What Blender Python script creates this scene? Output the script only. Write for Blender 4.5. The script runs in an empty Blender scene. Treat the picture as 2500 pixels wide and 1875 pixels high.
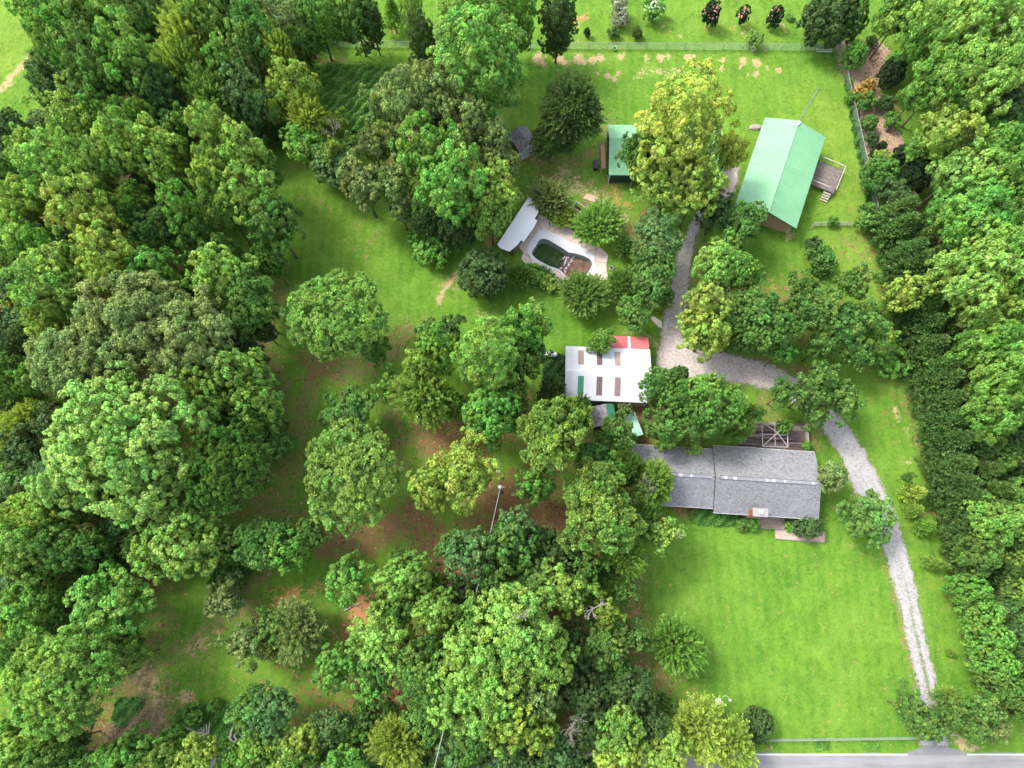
import bpy, math, random
import numpy as np
from mathutils import Vector, Matrix, Euler

# ------------------------------------------------------------------ camera, light, exposure
scene = bpy.context.scene
CAM_H, TILT, FOC = 90.0, math.radians(16.0), 1700.0
cam_data = bpy.data.cameras.new("camera")
cam_data.sensor_fit = 'HORIZONTAL'; cam_data.sensor_width = 36.0
cam_data.lens = FOC / 2500.0 * 36.0
cam_data.clip_start = 0.5; cam_data.clip_end = 6000.0
cam = bpy.data.objects.new("camera", cam_data)
scene.collection.objects.link(cam)
cam.location = (0, 0, CAM_H); cam.rotation_euler = (TILT, 0, 0)
scene.camera = cam

SUN_EL, SUN_AZ_VEC = 52.0, (-0.86, 0.50)      # sun stands to the left and a little up the picture
world = bpy.data.worlds.new("World"); scene.world = world; world.use_nodes = True
wn = world.node_tree.nodes; wl = world.node_tree.links
for n in list(wn): wn.remove(n)
wo = wn.new('ShaderNodeOutputWorld'); wb = wn.new('ShaderNodeBackground'); ws = wn.new('ShaderNodeTexSky')
ws.sky_type = 'NISHITA'; ws.sun_disc = False
ws.sun_elevation = math.radians(SUN_EL)
ws.sun_rotation = math.atan2(SUN_AZ_VEC[0], SUN_AZ_VEC[1])
ws.air_density = 1.3; ws.dust_density = 3.0
wh = wn.new('ShaderNodeHueSaturation'); wh.inputs['Saturation'].default_value = .5      # thin high cloud
wl.new(ws.outputs[0], wh.inputs['Color']); wl.new(wh.outputs[0], wb.inputs[0]); wb.inputs[1].default_value = 0.15
wl.new(wb.outputs[0], wo.inputs[0])
sd = bpy.data.lights.new("sun", 'SUN'); sd.energy = 1.3; sd.angle = math.radians(14.0); sd.color = (1.0, 0.955, 0.88)
sun = bpy.data.objects.new("sun", sd); scene.collection.objects.link(sun)
_el = math.radians(SUN_EL)
_d = Vector((SUN_AZ_VEC[0], SUN_AZ_VEC[1], 0)).normalized() * math.cos(_el) + Vector((0, 0, math.sin(_el)))
sun.rotation_euler = _d.to_track_quat('Z', 'Y').to_euler(); sun.location = _d * 200
vs = scene.view_settings
vs.view_transform = 'Standard'; vs.look = 'None'; vs.exposure = 1.85; vs.gamma = 1.0; vs.use_curve_mapping = False
scene.render.engine = 'CYCLES'
scene.cycles.max_bounces = 7; scene.cycles.diffuse_bounces = 4; scene.cycles.transmission_bounces = 4
scene.cycles.transparent_max_bounces = 8

# ------------------------------------------------------------------ helpers
def W(x, y, z=0.0):
    """point of the photograph (2500 x 1875) -> point of the world at height z"""
    dx = (x - 1250.0) / FOC; dy = -(y - 937.5) / FOC
    c, s = math.cos(TILT), math.sin(TILT)
    d = (dx, s + dy * c, -c + dy * s)
    k = (z - CAM_H) / d[2]
    return Vector((d[0] * k, d[1] * k, z))
TILES = dict(A=(0,0,.3767),B=(600,0,.3767),C=(1200,0,.3767),D=(1800,0,.3767),
             E=(0,600,.3767),F=(600,600,.3767),G=(1200,600,.3767),H=(1800,600,.3767),
             I=(0,1225,.3917),J=(600,1225,.3917),K=(1200,1225,.3917),L=(1800,1225,.3917),
             N=(0,0,1.0), P=(1200,460,.14465))
def T(t, u, v):
    ox, oy, s = TILES[t]
    return ox + u * s, oy + v * s

def link(o):
    scene.collection.objects.link(o); return o
def tag(o, label=None, cat=None, group=None, kind=None):
    if label: o['label'] = label
    if cat: o['category'] = cat
    if group: o['group'] = group
    if kind: o['kind'] = kind
    return o
def empty(name, loc, rz=0.0, label=None, cat=None, group=None):
    o = bpy.data.objects.new(name, None); o.empty_display_size = 0.3
    o.location = loc; o.rotation_euler = (0, 0, rz)
    link(o); return tag(o, label, cat, group)
def obj(name, me, parent=None, loc=(0,0,0), rot=(0,0,0), scale=(1,1,1)):
    o = bpy.data.objects.new(name, me); o.location = loc; o.rotation_euler = rot; o.scale = scale
    link(o)
    if parent: o.parent = parent
    return o
def mesh_np(name, V, F, mat=None, smooth=False, attrs=None):
    """V (n,3) array, F (m,k) array of equal polygons"""
    me = bpy.data.meshes.new(name); V = np.asarray(V, np.float32); F = np.asarray(F, np.int32)
    m, k = F.shape
    me.vertices.add(len(V)); me.vertices.foreach_set('co', V.ravel())
    me.loops.add(m * k); me.loops.foreach_set('vertex_index', F.ravel())
    me.polygons.add(m); me.polygons.foreach_set('loop_start', np.arange(0, m * k, k, dtype=np.int32))
    if smooth: me.polygons.foreach_set('use_smooth', np.ones(m, bool))
    me.update(calc_edges=True)
    for an, (dom, dat) in (attrs or {}).items():
        a = me.attributes.new(an, 'FLOAT', dom); a.data.foreach_set('value', np.asarray(dat, np.float32))
    if mat: me.materials.append(mat)
    return me
class MB:
    """mesh builder"""
    def __init__(s): s.v = []; s.f = []
    def add(s, vs, fs):
        b = len(s.v); s.v += [tuple(p) for p in vs]; s.f += [tuple(i + b for i in f) for f in fs]; return s
    def box(s, x0, x1, y0, y1, z0, z1, M=None):
        vs = [Vector((x, y, z)) for z in (z0, z1) for y in (y0, y1) for x in (x0, x1)]
        if M is not None: vs = [M @ p for p in vs]
        return s.add(vs, [(0,2,3,1),(4,5,7,6),(0,1,5,4),(2,6,7,3),(0,4,6,2),(1,3,7,5)])
    def prism(s, pts, z0, z1):
        n = len(pts)
        vs = [(p[0], p[1], z0) for p in pts] + [(p[0], p[1], z1) for p in pts]
        fs = [tuple(reversed(range(n))), tuple(range(n, 2*n))] + [(i, (i+1)%n, n+(i+1)%n, n+i) for i in range(n)]
        return s.add(vs, fs)
    def hull4(s, a, b, c, d, th):
        """slab: four top corners, thickness downwards"""
        top = [Vector(p) for p in (a, b, c, d)]; bot = [p - Vector((0, 0, th)) for p in top]
        return s.add(top + bot, [(0,1,2,3),(7,6,5,4),(0,4,5,1),(1,5,6,2),(2,6,7,3),(3,7,4,0)])
    def tube(s, pts, rs, n=6, cap=True):
        pts = [Vector(p) for p in pts]
        if not hasattr(rs, '__len__'): rs = [rs] * len(pts)
        b = len(s.v); ref = Vector((0.31, 0.17, 0.93))
        for i, p in enumerate(pts):
            d = (pts[min(i+1, len(pts)-1)] - pts[max(i-1, 0)])
            if d.length < 1e-6: d = Vector((0,0,1))
            d.normalize(); r = ref if abs(d.dot(ref)) < .95 else Vector((1,0,0))
            a = d.cross(r).normalized(); c = d.cross(a)
            for k in range(n):
                t = 2*math.pi*k/n
                s.v.append(tuple(p + (a*math.cos(t) + c*math.sin(t)) * rs[i]))
        for i in range(len(pts)-1):
            for k in range(n):
                s.f.append((b+i*n+k, b+i*n+(k+1)%n, b+(i+1)*n+(k+1)%n, b+(i+1)*n+k))
        if cap:
            s.f.append(tuple(b+k for k in reversed(range(n)))); s.f.append(tuple(b+(len(pts)-1)*n+k for k in range(n)))
        return s
    def lathe(s, prof, n=16, c=(0,0,0)):
        b = len(s.v)
        for r, z in prof:
            for k in range(n):
                t = 2*math.pi*k/n; s.v.append((c[0]+r*math.cos(t), c[1]+r*math.sin(t), c[2]+z))
        for i in range(len(prof)-1):
            for k in range(n): s.f.append((b+i*n+k, b+i*n+(k+1)%n, b+(i+1)*n+(k+1)%n, b+(i+1)*n+k))
        s.f.append(tuple(b+k for k in reversed(range(n)))); s.f.append(tuple(b+(len(prof)-1)*n+k for k in range(n)))
        return s
    def mesh(s, name, mat, smooth=False, bevel=0):
        me = bpy.data.meshes.new(name); me.from_pydata(s.v, [], s.f); me.update()
        if mat: me.materials.append(mat)
        if smooth: me.polygons.foreach_set('use_smooth', [True]*len(me.polygons))
        return me
    def obj(s, name, mat, parent=None, **k):
        sm = k.pop('smooth', False)
        return obj(name, s.mesh(name, mat, sm), parent, **k)

# ------------------------------------------------------------------ materials
class NT:
    def __init__(s, name):
        s.m = bpy.data.materials.new(name); s.m.use_nodes = True
        s.n = s.m.node_tree.nodes; s.l = s.m.node_tree.links
        for x in list(s.n): s.n.remove(x)
        s.out = s.n.new('ShaderNodeOutputMaterial')
    def node(s, t, **k):
        x = s.n.new(t)
        for a, b in k.items():
            if a.startswith('i_'):
                key = a[2:]; key = int(key) if key.isdigit() else key.replace('_', ' ')
                if isinstance(b, bpy.types.NodeSocket): s.l.new(b, x.inputs[key])
                else: x.inputs[key].default_value = b
            else: setattr(x, a, b)
        return x
    def noise(s, scale, detail=4, rough=.6, vec=None, dist=0):
        x = s.node('ShaderNodeTexNoise'); x.inputs['Scale'].default_value = scale
        x.inputs['Detail'].default_value = detail; x.inputs['Roughness'].default_value = rough
        x.inputs['Distortion'].default_value = dist
        if vec is not None: s.l.new(vec, x.inputs['Vector'])
        return x.outputs['Fac']
    def math(s, op, a, b=None, c=None, clamp=False):
        x = s.n.new('ShaderNodeMath'); x.operation = op; x.use_clamp = clamp
        for i, q in enumerate((a, b, c)):
            if q is None: continue
            if isinstance(q, bpy.types.NodeSocket): s.l.new(q, x.inputs[i])
            else: x.inputs[i].default_value = q
        return x.outputs[0]
    def ramp(s, fac, stops):
        x = s.n.new('ShaderNodeValToRGB'); s.l.new(fac, x.inputs[0]); e = x.color_ramp.elements
        while len(e) < len(stops): e.new(0.5)
        for q, (p, c) in zip(e, stops):
            q.position = p; q.color = (c[0], c[1], c[2], 1) if hasattr(c, '__len__') else (c, c, c, 1)
        return x.outputs[0]
    def mix(s, fac, a, b, mode='MIX'):
        x = s.n.new('ShaderNodeMix'); x.data_type = 'RGBA'; x.blend_type = mode
        for i, q in ((0, fac), (6, a), (7, b)):
            if isinstance(q, bpy.types.NodeSocket): s.l.new(q, x.inputs[i])
            elif i == 0: x.inputs[0].default_value = q
            else: x.inputs[i].default_value = (q[0], q[1], q[2], 1)
        return x.outputs[2]
    def coord(s, which='Object'):
        return s.n.new('ShaderNodeTexCoord').outputs[which]
    def pos(s): return s.n.new('ShaderNodeNewGeometry').outputs['Position']
    def attr(s, name):
        return s.node('ShaderNodeAttribute', attribute_name=name).outputs
    def done(s, col, rough=.8, bump=None, bstr=.3, bdist=.05, spec=.3, metal=0.0):
        b = s.n.new('ShaderNodeBsdfPrincipled')
        for k, q in (('Base Color', col), ('Roughness', rough), ('Specular IOR Level', spec), ('Metallic', metal)):
            if isinstance(q, bpy.types.NodeSocket): s.l.new(q, b.inputs[k])
            elif k == 'Base Color': b.inputs[k].default_value = (q[0], q[1], q[2], 1)
            else: b.inputs[k].default_value = q
        if bump is not None:
            x = s.n.new('ShaderNodeBump'); x.inputs['Strength'].default_value = bstr; x.inputs['Distance'].default_value = bdist
            s.l.new(bump, x.inputs['Height']); s.l.new(x.outputs[0], b.inputs['Normal'])
        s.l.new(b.outputs[0], s.out.inputs[0]); return s.m
def simple(name, col, rough=.7, var=.18, scale=3.0, metal=0.0, spec=.3, fine=25.0):
    t = NT(name); p = t.pos()
    n = t.math('ADD', t.math('MULTIPLY', t.noise(scale, 5, .65, p), .65), t.math('MULTIPLY', t.noise(fine, 3, .6, p), .35))
    lo = tuple(c * .82 * (1 - var * 1.6) for c in col); hi = tuple(min(1, c * .82 * (1 + var)) for c in col)
    return t.done(t.ramp(n, [(.3, lo), (.7, hi)]), rough, n, .25, .03, spec, metal)

def make_leaf_mat():
    t = NT("foliage")
    oi = t.n.new('ShaderNodeObjectInfo')
    tint = t.attr('tint')['Fac']; hue = t.attr('hue')['Fac']
    base = oi.outputs['Color']
    h = t.node('ShaderNodeHueSaturation')
    t.l.new(base, h.inputs['Color'])
    hv = t.math('ADD', .5, t.math('MULTIPLY', t.math('ADD', hue, -.52), -.075))
    hv = t.math('ADD', hv, t.math('MULTIPLY', t.math('ADD', oi.outputs['Random'], -.5), .016))
    t.l.new(hv, h.inputs['Hue'])
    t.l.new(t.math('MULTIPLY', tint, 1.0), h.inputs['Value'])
    h.inputs['Saturation'].default_value = .93
    col = h.outputs[0]
    d = t.n.new('ShaderNodeBsdfPrincipled'); t.l.new(col, d.inputs['Base Color'])
    d.inputs['Roughness'].default_value = .55; d.inputs['Specular IOR Level'].default_value = .25
    tr = t.n.new('ShaderNodeBsdfTranslucent')
    t.l.new(t.mix(.5, col, (1.0, 1.0, .35), 'MULTIPLY'), tr.inputs['Color'])
    ms = t.n.new('ShaderNodeMixShader'); ms.inputs[0].default_value = .42
    t.l.new(d.outputs[0], ms.inputs[1]); t.l.new(tr.outputs[0], ms.inputs[2])
    t.l.new(ms.outputs[0], t.out.inputs[0]); return t.m
LEAF = make_leaf_mat()
BARK = simple("bark", (.13, .10, .075), .9, .3, 2.0)
PALEBARK = simple("dead_wood", (.36, .33, .29), .85, .2, 3.0)
# ------------------------------------------------------------------ ground
GB = []      # channel, strength, [(x, y) px points], radius px
def gb(ch, st, tile, pts, r):
    s = TILES[tile][2]
    GB.append((ch, st, [T(tile, *p) for p in pts], r * s))
# bare brown earth and thin grass below the central trees
gb('dirt', .8, 'N', [(655,640),(668,720),(640,860),(660,930)], 38); gb('dirt', .7, 'N', [(640,860),(690,1000),(700,1100),(690,1220)], 42)
gb('litter', .8, 'N', [(760,885),(800,890),(770,905)], 34); gb('dirt', .75, 'N', [(820,905),(880,900),(930,860),(1000,820)], 45)
gb('dirt', .8, 'N', [(765,900),(745,990),(735,1060),(700,1160)], 26); gb('dirt', .6, 'N', [(950,1000),(960,1060),(980,1130)], 45)
gb('litter', .95, 'N', [(1060,1070),(1110,1050),(1160,1080)], 60); gb('litter', 1.1, 'N', [(1220,1240),(1290,1250),(1370,1300)], 90)
gb('litter', .9, 'N', [(790,1320),(900,1310),(1010,1260),(1060,1320),(1110,1400)], 48); gb('dirt', .8, 'N', [(640,1180),(700,1290),(600,1250)], 50)
gb('litter', 1.2, 'N', [(1130,1420),(1140,1460)], 40); gb('red', 1.1, 'N', [(905,1460),(880,1500),(870,1540)], 24); gb('red', 1.2, 'N', [(960,1690),(985,1705)], 24)
gb('litter', 1.1, 'N', [(955,1640),(965,1600)], 24); gb('litter', .9, 'N', [(1395,1540),(1425,1620),(1410,1690)], 50)
gb('dirt', .8, 'N', [(1540,1400),(1545,1480),(1560,1600),(1620,1680)], 34); gb('red', .5, 'N', [(1535,1410),(1545,1490)], 14)
gb('litter', 1.0, 'N', [(280,1390),(330,1400),(380,1410)], 34); gb('dirt', .6, 'N', [(380,1450),(400,1520),(350,1570)], 45)
gb('dirt', .7, 'N', [(430,1600),(470,1590),(500,1560),(540,1500),(620,1480)], 36); gb('sand', .5, 'N', [(450,1600),(490,1570),(520,1545)], 20)
gb('red', .8, 'N', [(680,1470),(710,1460),(690,1490)], 20); gb('red', .5, 'N', [(660,1445),(760,1440),(800,1425)], 16)
gb('dirt', .9, 'N', [(320,1640),(360,1690),(380,1760),(300,1800),(260,1830)], 60); gb('sand', .7, 'N', [(350,1640),(375,1690),(390,1760)], 26); gb('sand', 1.3, 'N', [(460,1705)], 17)
gb('dirt', .7, 'N', [(640,1400),(600,1440)], 30); gb('dirt', .6, 'N', [(700,1750),(820,1760),(880,1740)], 22); gb('litter', .8, 'N', [(860,1530),(840,1550)], 26)
gb('red', 1.1, 'N', [(528,1750)], 16); gb('dirt', .7, 'N', [(470,1790),(560,1790)], 30)
gb('red', .6, 'N', [(1255,372),(1300,385),(1330,378)], 16); gb('dirt', .7, 'N', [(1310,390),(1400,400),(1480,350),(1490,300)], 22)
gb('sand', .6, 'N', [(1370,420),(1420,460),(1480,500),(1520,540),(1530,580)], 24); gb('dirt', .7, 'N', [(1340,420),(1460,480),(1530,560)], 42); gb('dirt', .5, 'N', [(1280,420),(1310,440)], 20)
gb('red', .6, 'N', [(1490,430),(1510,500),(1530,500)], 12); gb('dirt', .9, 'N', [(1430,494),(1440,498)], 14); gb('litter', .5, 'N', [(1435,390)], 16)
gb('red', .7, 'N', [(1230,530),(1190,600),(1215,560)], 13); gb('litter', .8, 'N', [(1585,520),(1580,560),(1550,600)], 24)
gb('dirt', .8, 'N', [(1710,600),(1720,640),(1700,680)], 26); gb('sand', .5, 'N', [(1870,490),(1930,570),(1925,580)], 15); gb('red', .5, 'N', [(1880,690),(1890,705)], 12)
gb('sand', .9, 'N', [(1112,668),(1095,695),(1075,715),(1072,735)], 8); gb('sand', .5, 'N', [(1080,690),(1110,700)], 14)
gb('dirt', .5, 'N', [(880,540),(870,575),(862,605)], 8); gb('dirt', .5, 'N', [(930,560),(905,590),(890,640)], 8); gb('dirt', .4, 'N', [(760,480),(800,510),(780,540)], 16)
gb('sand', .4, 'N', [(1170,770),(1190,770)], 18); gb('dirt', .6, 'N', [(710,410),(745,402)], 14); gb('dirt', .8, 'N', [(600,330),(590,345)], 26)
gb('dirt', .6, 'N', [(800,155),(840,145)], 16); gb('dirt', .5, 'N', [(760,170),(860,160)], 16); gb('litter', .8, 'N', [(790,90),(860,95)], 14); gb('red', .5, 'N', [(945,70),(975,72)], 10)
gb('sand', .8, 'N', [(0,218),(30,185),(65,150),(95,110),(130,80)], 11); gb('yellow', 1.0, 'N', [(20,60),(60,20),(30,130)], 110)
gb('litter', 1.0, 'N', [(80,460),(100,500),(110,530)], 30); gb('red', 1.0, 'N', [(10,740),(30,780)], 34); gb('dirt', .7, 'N', [(0,1060)], 30)
# bald patches along the back fence
for x, y, r in ((1310,140,16),(1325,155,10),(1365,145,14),(1410,142,16),(1445,145,12),(1467,140,9),(1514,137,10),(1578,143,7),(1610,140,10),(1630,136,8),(1678,139,9),(1690,140,7),
                (1703,158,9),(1765,146,8),(1812,148,10),(1845,155,12),(1482,182,8),(1510,178,7),(1498,193,6),(1457,180,6),(1761,168,6),(1807,163,5),(1827,183,5),(1845,180,7),(1873,164,5),(1900,172,5),(1422,150,8),(1380,152,10),(1900,235,4)):
    gb('sand', 1.0, 'N', [(x, y - 2), (x + 2, y + 3)], r * .85)
gb('sand', .5, 'N', [(1560,180),(1600,172),(1660,175)], 16); gb('sand', .5, 'N', [(1820,65),(1820,82)], 10); gb('sand', .9, 'N', [(1620,66)], 5); gb('sand', .6, 'N', [(1660,88)], 8); gb('sand', .7, 'N', [(1910,60),(1915,75)], 6)
gb('red', .5, 'N', [(1720,68),(1725,72)], 7); gb('red', .5, 'N', [(1790,66)], 9); gb('red', .6, 'N', [(1425,40),(1410,50)], 14); gb('dirt', .7, 'N', [(1965,70),(1990,85)], 10)
# mulch bed beyond the garden fence
gb('mulch', 1.2, 'N', [(2062,115),(2078,165),(2095,215),(2110,260),(2120,310)], 22); gb('mulch', 1.3, 'N', [(2140,125),(2135,170),(2110,200),(2130,240),(2150,290),(2165,330),(2185,365)], 24); gb('mulch', 1.0, 'N', [(2110,200),(2115,250),(2125,300),(2140,370)], 26)
gb('litter', .6, 'N', [(2185,240),(2190,270)], 16)
# yellowish and lush lawn; tree shadows painted in as darker green
gb('yellow', .8, 'N', [(2060,580),(2080,620),(2110,680)], 60); gb('dirt', .5, 'N', [(2060,590),(2110,620),(2140,690)], 18); gb('yellow', .6, 'N', [(2030,480),(2080,530)], 50)
gb('yellow', .5, 'N', [(1900,180),(2020,260),(2080,420)], 70); gb('yellow', .5, 'N', [(1500,60),(1700,50),(1850,90)], 60)
gb('dirt', .6, 'N', [(2215,990),(2235,1060),(2262,1150),(2280,1250)], 12); gb('sand', .7, 'N', [(2186,1000),(2190,1020)], 9); gb('sand', .5, 'N', [(2200,1125),(2225,1128)], 7); gb('sand', .4, 'N', [(2210,1050),(2230,1080)], 14)
gb('dirt', .7, 'N', [(1880,990),(1890,1030),(1870,960)], 24); gb('dirt', .8, 'N', [(1850,880),(1930,900),(1960,910)], 14); gb('litter', .8, 'N', [(1960,905),(1985,935)], 16); gb('dirt', .7, 'N', [(1985,1055),(2000,1085)], 22)
gb('sand', .5, 'N', [(1530,812),(1560,808),(1585,820)], 9); gb('dirt', .6, 'N', [(1495,757),(1510,755)], 8); gb('dirt', .8, 'N', [(1340,890),(1345,905)], 11); gb('sand', .5, 'N', [(1590,830),(1615,850)], 12)
gb('litter', 1.0, 'N', [(1560,1010),(1590,1000),(1570,1060)], 34); gb('litter', .9, 'N', [(1640,1245),(1700,1250)], 12)
gb('dirt', .5, 'N', [(2040,1235),(2037,1242)], 9); gb('sand', .8, 'N', [(2078,1334)], 5); gb('sand', .6, 'N', [(2300,1410)], 6); gb('sand', .5, 'N', [(2260,1400)], 5); gb('sand', .5, 'N', [(2198,1600),(2212,1615)], 6); gb('sand', .5, 'N', [(1942,1398),(1944,1435)], 5)
gb('dirt', .8, 'N', [(2140,1300),(2160,1380),(2195,1500),(2215,1600),(2245,1690)], 8); gb('dirt', .8, 'N', [(2300,1240),(2330,1390),(2372,1590),(2395,1690)], 9)
gb('dirt', .6, 'N', [(1855,1815),(1880,1830)], 12); gb('dirt', .5, 'N', [(2300,1780),(2350,1810)], 22); gb('sand', .9, 'N', [(2345,1805),(2360,1820),(2380,1822)], 13); gb('sand', .6, 'N', [(2320,1797),(2335,1795)], 6)
gb('dirt', .6, 'N', [(2235,1215),(2250,1255),(2240,1290)], 14); gb('litter', .8, 'N', [(2330,1390),(2400,1395),(2425,1440)], 14)
for p in ((2450,330,40),(2470,310,30),(2490,1070,26),(2430,1100,30),(2450,1180,20),(2470,1210,26),(2400,1060,20),(2350,1060,14),(2470,1330,16),(2480,1500,14),(2360,720,16)):
    gb('litter', .7, 'N', [p[:2]], p[2]); gb('dirt', .6, 'N', [p[:2]], p[2] * 1.7)
# leaf litter under the closed woods
for x, y, r in ((300,350,180),(150,700,130),(330,900,170),(300,1150,170),(120,1350,110),(480,620,80),(1100,1650,170),(1250,1500,170),(1450,1700,160),(950,1850,300),(250,1850,200),(1350,1080,100),(1500,1200,90),(2350,900,170),(2300,600,170),(2400,1450,60),(2400,250,120),(650,60,130),(1050,330,130),(1950,760,80),(1690,980,90),(1850,750,60),(1250,1000,60)):
    gb('litter', .75, 'N', [(x, y)], r)
gb('shady', .8, 'N', [(1230,720),(1290,735),(1350,760)], 50); gb('shady', .7, 'N', [(1600,1450),(1620,1560),(1680,1640)], 60); gb('shady', .6, 'N', [(1280,440),(1270,470)], 30)  # shadows beside the trees, painted into the grass colour

NX, NY = 372, 320
gx = np.linspace(-93, 93, NX); gy = np.linspace(-46, 114, NY)
GX, GY = np.meshgrid(gx, gy); GX = GX.ravel(); GY = GY.ravel()
wob = lambda s, a: (np.sin(GX * s + a) * np.cos(GY * s * 1.13 - a * 2) + .6 * np.sin(GX * s * 2.3 + GY * s * 1.7 + a * 3) + .4 * np.cos(GX * s * 4.1 - GY * s * 3.7 + a))
CH = {k: np.zeros(len(GX)) for k in ('dirt', 'litter', 'sand', 'mulch', 'red', 'yellow', 'shady')}
for gi, (ch, st, pts, r) in enumerate(GB):
    P = [W(*p) for p in pts]; rw = (W(pts[0][0] + r, pts[0][1]) - P[0]).length
    d = np.full(len(GX), 1e9)
    if len(P) == 1: d = np.hypot(GX - P[0].x, GY - P[0].y)
    for a, b in zip(P[:-1], P[1:]):
        ex, ey = b.x - a.x, b.y - a.y; q = max(ex * ex + ey * ey, 1e-6)
        t = np.clip(((GX - a.x) * ex + (GY - a.y) * ey) / q, 0, 1)
        d = np.minimum(d, np.hypot(GX - a.x - t * ex, GY - a.y - t * ey))
    d = d / rw * (1 + .22 * wob(1.1, gi * .7)) * .85
    CH[ch] = np.maximum(CH[ch], st * np.clip(1.35 - d, 0, 1) ** 1.0)
# outward ring so that the ground runs on to the horizon
i = np.arange(NY - 1)[:, None] * NX + np.arange(NX - 1)[None]; F = np.stack([i, i + 1, i + NX + 1, i + NX], -1).reshape(-1, 4)
PX0, PX1, PY0, PY1 = 2.5, 9.8, 37.0, 43.0      # hole under the pool
cx = (GX[F].mean(1)); cy = GY[F].mean(1)

t = NT("lawn"); p = t.pos()
at = {k: t.attr(k)['Fac'] for k in CH}
big = t.noise(.07, 3, .55, p); mid = t.noise(.30, 6, .7, p, .6); fine = t.noise(2.2, 6, .75, p, .4); vf = t.noise(7.0, 5, .8, p, .5)
g = t.math('ADD', t.math('MULTIPLY', mid, .42), t.math('ADD', t.math('MULTIPLY', fine, .33), t.math('MULTIPLY', vf, .25)))
grass = t.ramp(g, [(.33, (.022, .072, .009)), (.44, (.052, .138, .013)), (.54, (.086, .190, .019)), (.66, (.145, .250, .034))])
yel = t.math('ADD', at['yellow'], t.math('MULTIPLY', t.math('ADD', big, -.42), 2.2), clamp=True)
ygr = t.ramp(g, [(.30, (.060, .115, .014)), (.5, (.130, .210, .026)), (.70, (.215, .280, .048))])
col = t.mix(t.math('MULTIPLY', yel, .65, clamp=True), grass, ygr)
col = t.mix(t.math('MULTIPLY', at['shady'], .6, clamp=True), col, t.ramp(g, [(.3, (.015, .055, .008)), (.7, (.07, .17, .02))]))  # deep green mixed in for the painted tree shade
wvn = t.node('ShaderNodeTexWave', wave_type='BANDS', bands_direction='X'); t.l.new(p, wvn.inputs['Vector']); wvn.inputs['Scale'].default_value = .22; wvn.inputs['Distortion'].default_value = 1.6; wvn.inputs['Detail'].default_value = 2
col = t.mix(t.math('MULTIPLY', wvn.outputs['Fac'], .16), col, (.17, .26, .03))
spk = t.math('GREATER_THAN', t.noise(4.5, 2, .5, p), .69); col = t.mix(t.math('MULTIPLY', spk, .45), col, (.26, .30, .12))
drk = t.node('ShaderNodeMapRange'); t.l.new(t.noise(1.3, 5, .7, p, .8), drk.inputs[0]); drk.inputs[1].default_value = .56; drk.inputs[2].default_value = .74
col = t.mix(t.math('MULTIPLY', drk.outputs[0], .55), col, (.022, .075, .008))
def mask(k, amp, lo, hi, extra=None):
    n = t.math('ADD', t.math('MULTIPLY', t.math('ADD', fine, -.5), amp), t.math('MULTIPLY', t.math('ADD', t.noise(1.1, 5, .7, p, .8), -.5), amp * 1.1))
    n = t.math('ADD', n, t.math('MULTIPLY', t.math('ADD', vf, -.5), amp * 1.3))
    v = t.math('ADD', at[k], n); m = t.node('ShaderNodeMapRange', interpolation_type='SMOOTHSTEP')
    t.l.new(v, m.inputs[0]); m.inputs[1].default_value = lo; m.inputs[2].default_value = hi; return m.outputs[0]
def two(a, b): return t.ramp(t.math('ADD', t.math('MULTIPLY', vf, .6), t.math('MULTIPLY', fine, .4)), [(.30, a), (.72, b)])
col = t.mix(mask('dirt', 2.4, .50, .98), col, two((.075, .070, .022), (.27, .19, .095)))
col = t.mix(mask('litter', 2.3, .44, .84), col, two((.085, .048, .022), (.27, .145, .075)))
col = t.mix(mask('mulch', 1.2, .42, .66), col, two((.17, .105, .075), (.46, .32, .24)))
col = t.mix(mask('red', 1.6, .42, .72), col, two((.22, .09, .035), (.50, .26, .12)))
col = t.mix(mask('sand', 1.6, .42, .75), col, two((.20, .14, .06), (.46, .35, .20)))
LAWN = t.done(col, .95, t.math('ADD', vf, t.math('MULTIPLY', fine, .8)), .55, .10, .1)

# pool opening: drop the cells that lie over the basin
POOL_IN = [(860,850),(940,865),(1060,935),(1210,1025),(1300,1090),(1420,1105),(1560,1145),(1680,1215),(1702,1290),(1640,1410),(1560,1520),(1450,1565),(1330,1535),(1240,1465),(1150,1380),(960,1312),(790,1222),(700,1150),(678,1080),(760,960),(800,880)]
PIN = [W(*T('P', *q)) for q in POOL_IN]
POOLC = sum(PIN, Vector()) / len(PIN)
def ring_scale(pts, dr):
    return [q + (q - POOLC).normalized() * dr for q in pts]
def pip(px, py, poly):
    ins = np.zeros(len(px), bool)
    for a, b in zip(poly, poly[1:] + poly[:1]):
        c = ((a.y > py) != (b.y > py)) & (px < (b.x - a.x) * (py - a.y) / (b.y - a.y + 1e-12) + a.x); ins ^= c
    return ins
hole = pip(cx, cy, ring_scale(PIN, .45))
F = F[~hole]
gme = mesh_np('ground', np.stack([GX, GY, np.zeros(len(GX))], 1), F, LAWN, attrs={k: ('POINT', v) for k, v in CH.items()})
tag(obj('ground', gme), kind='structure')
mb = MB()
for x0, x1, y0, y1 in ((-3000, -93, -3000, 3000), (93, 3000, -3000, 3000), (-93, 93, 114, 3000), (-93, 93, -3000, -46)):
    mb.add([(x0, y0, 0), (x1, y0, 0), (x1, y1, 0), (x0, y1, 0)], [(0, 1, 2, 3)])
tag(mb.obj('outer_ground', LAWN), kind='structure')

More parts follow.
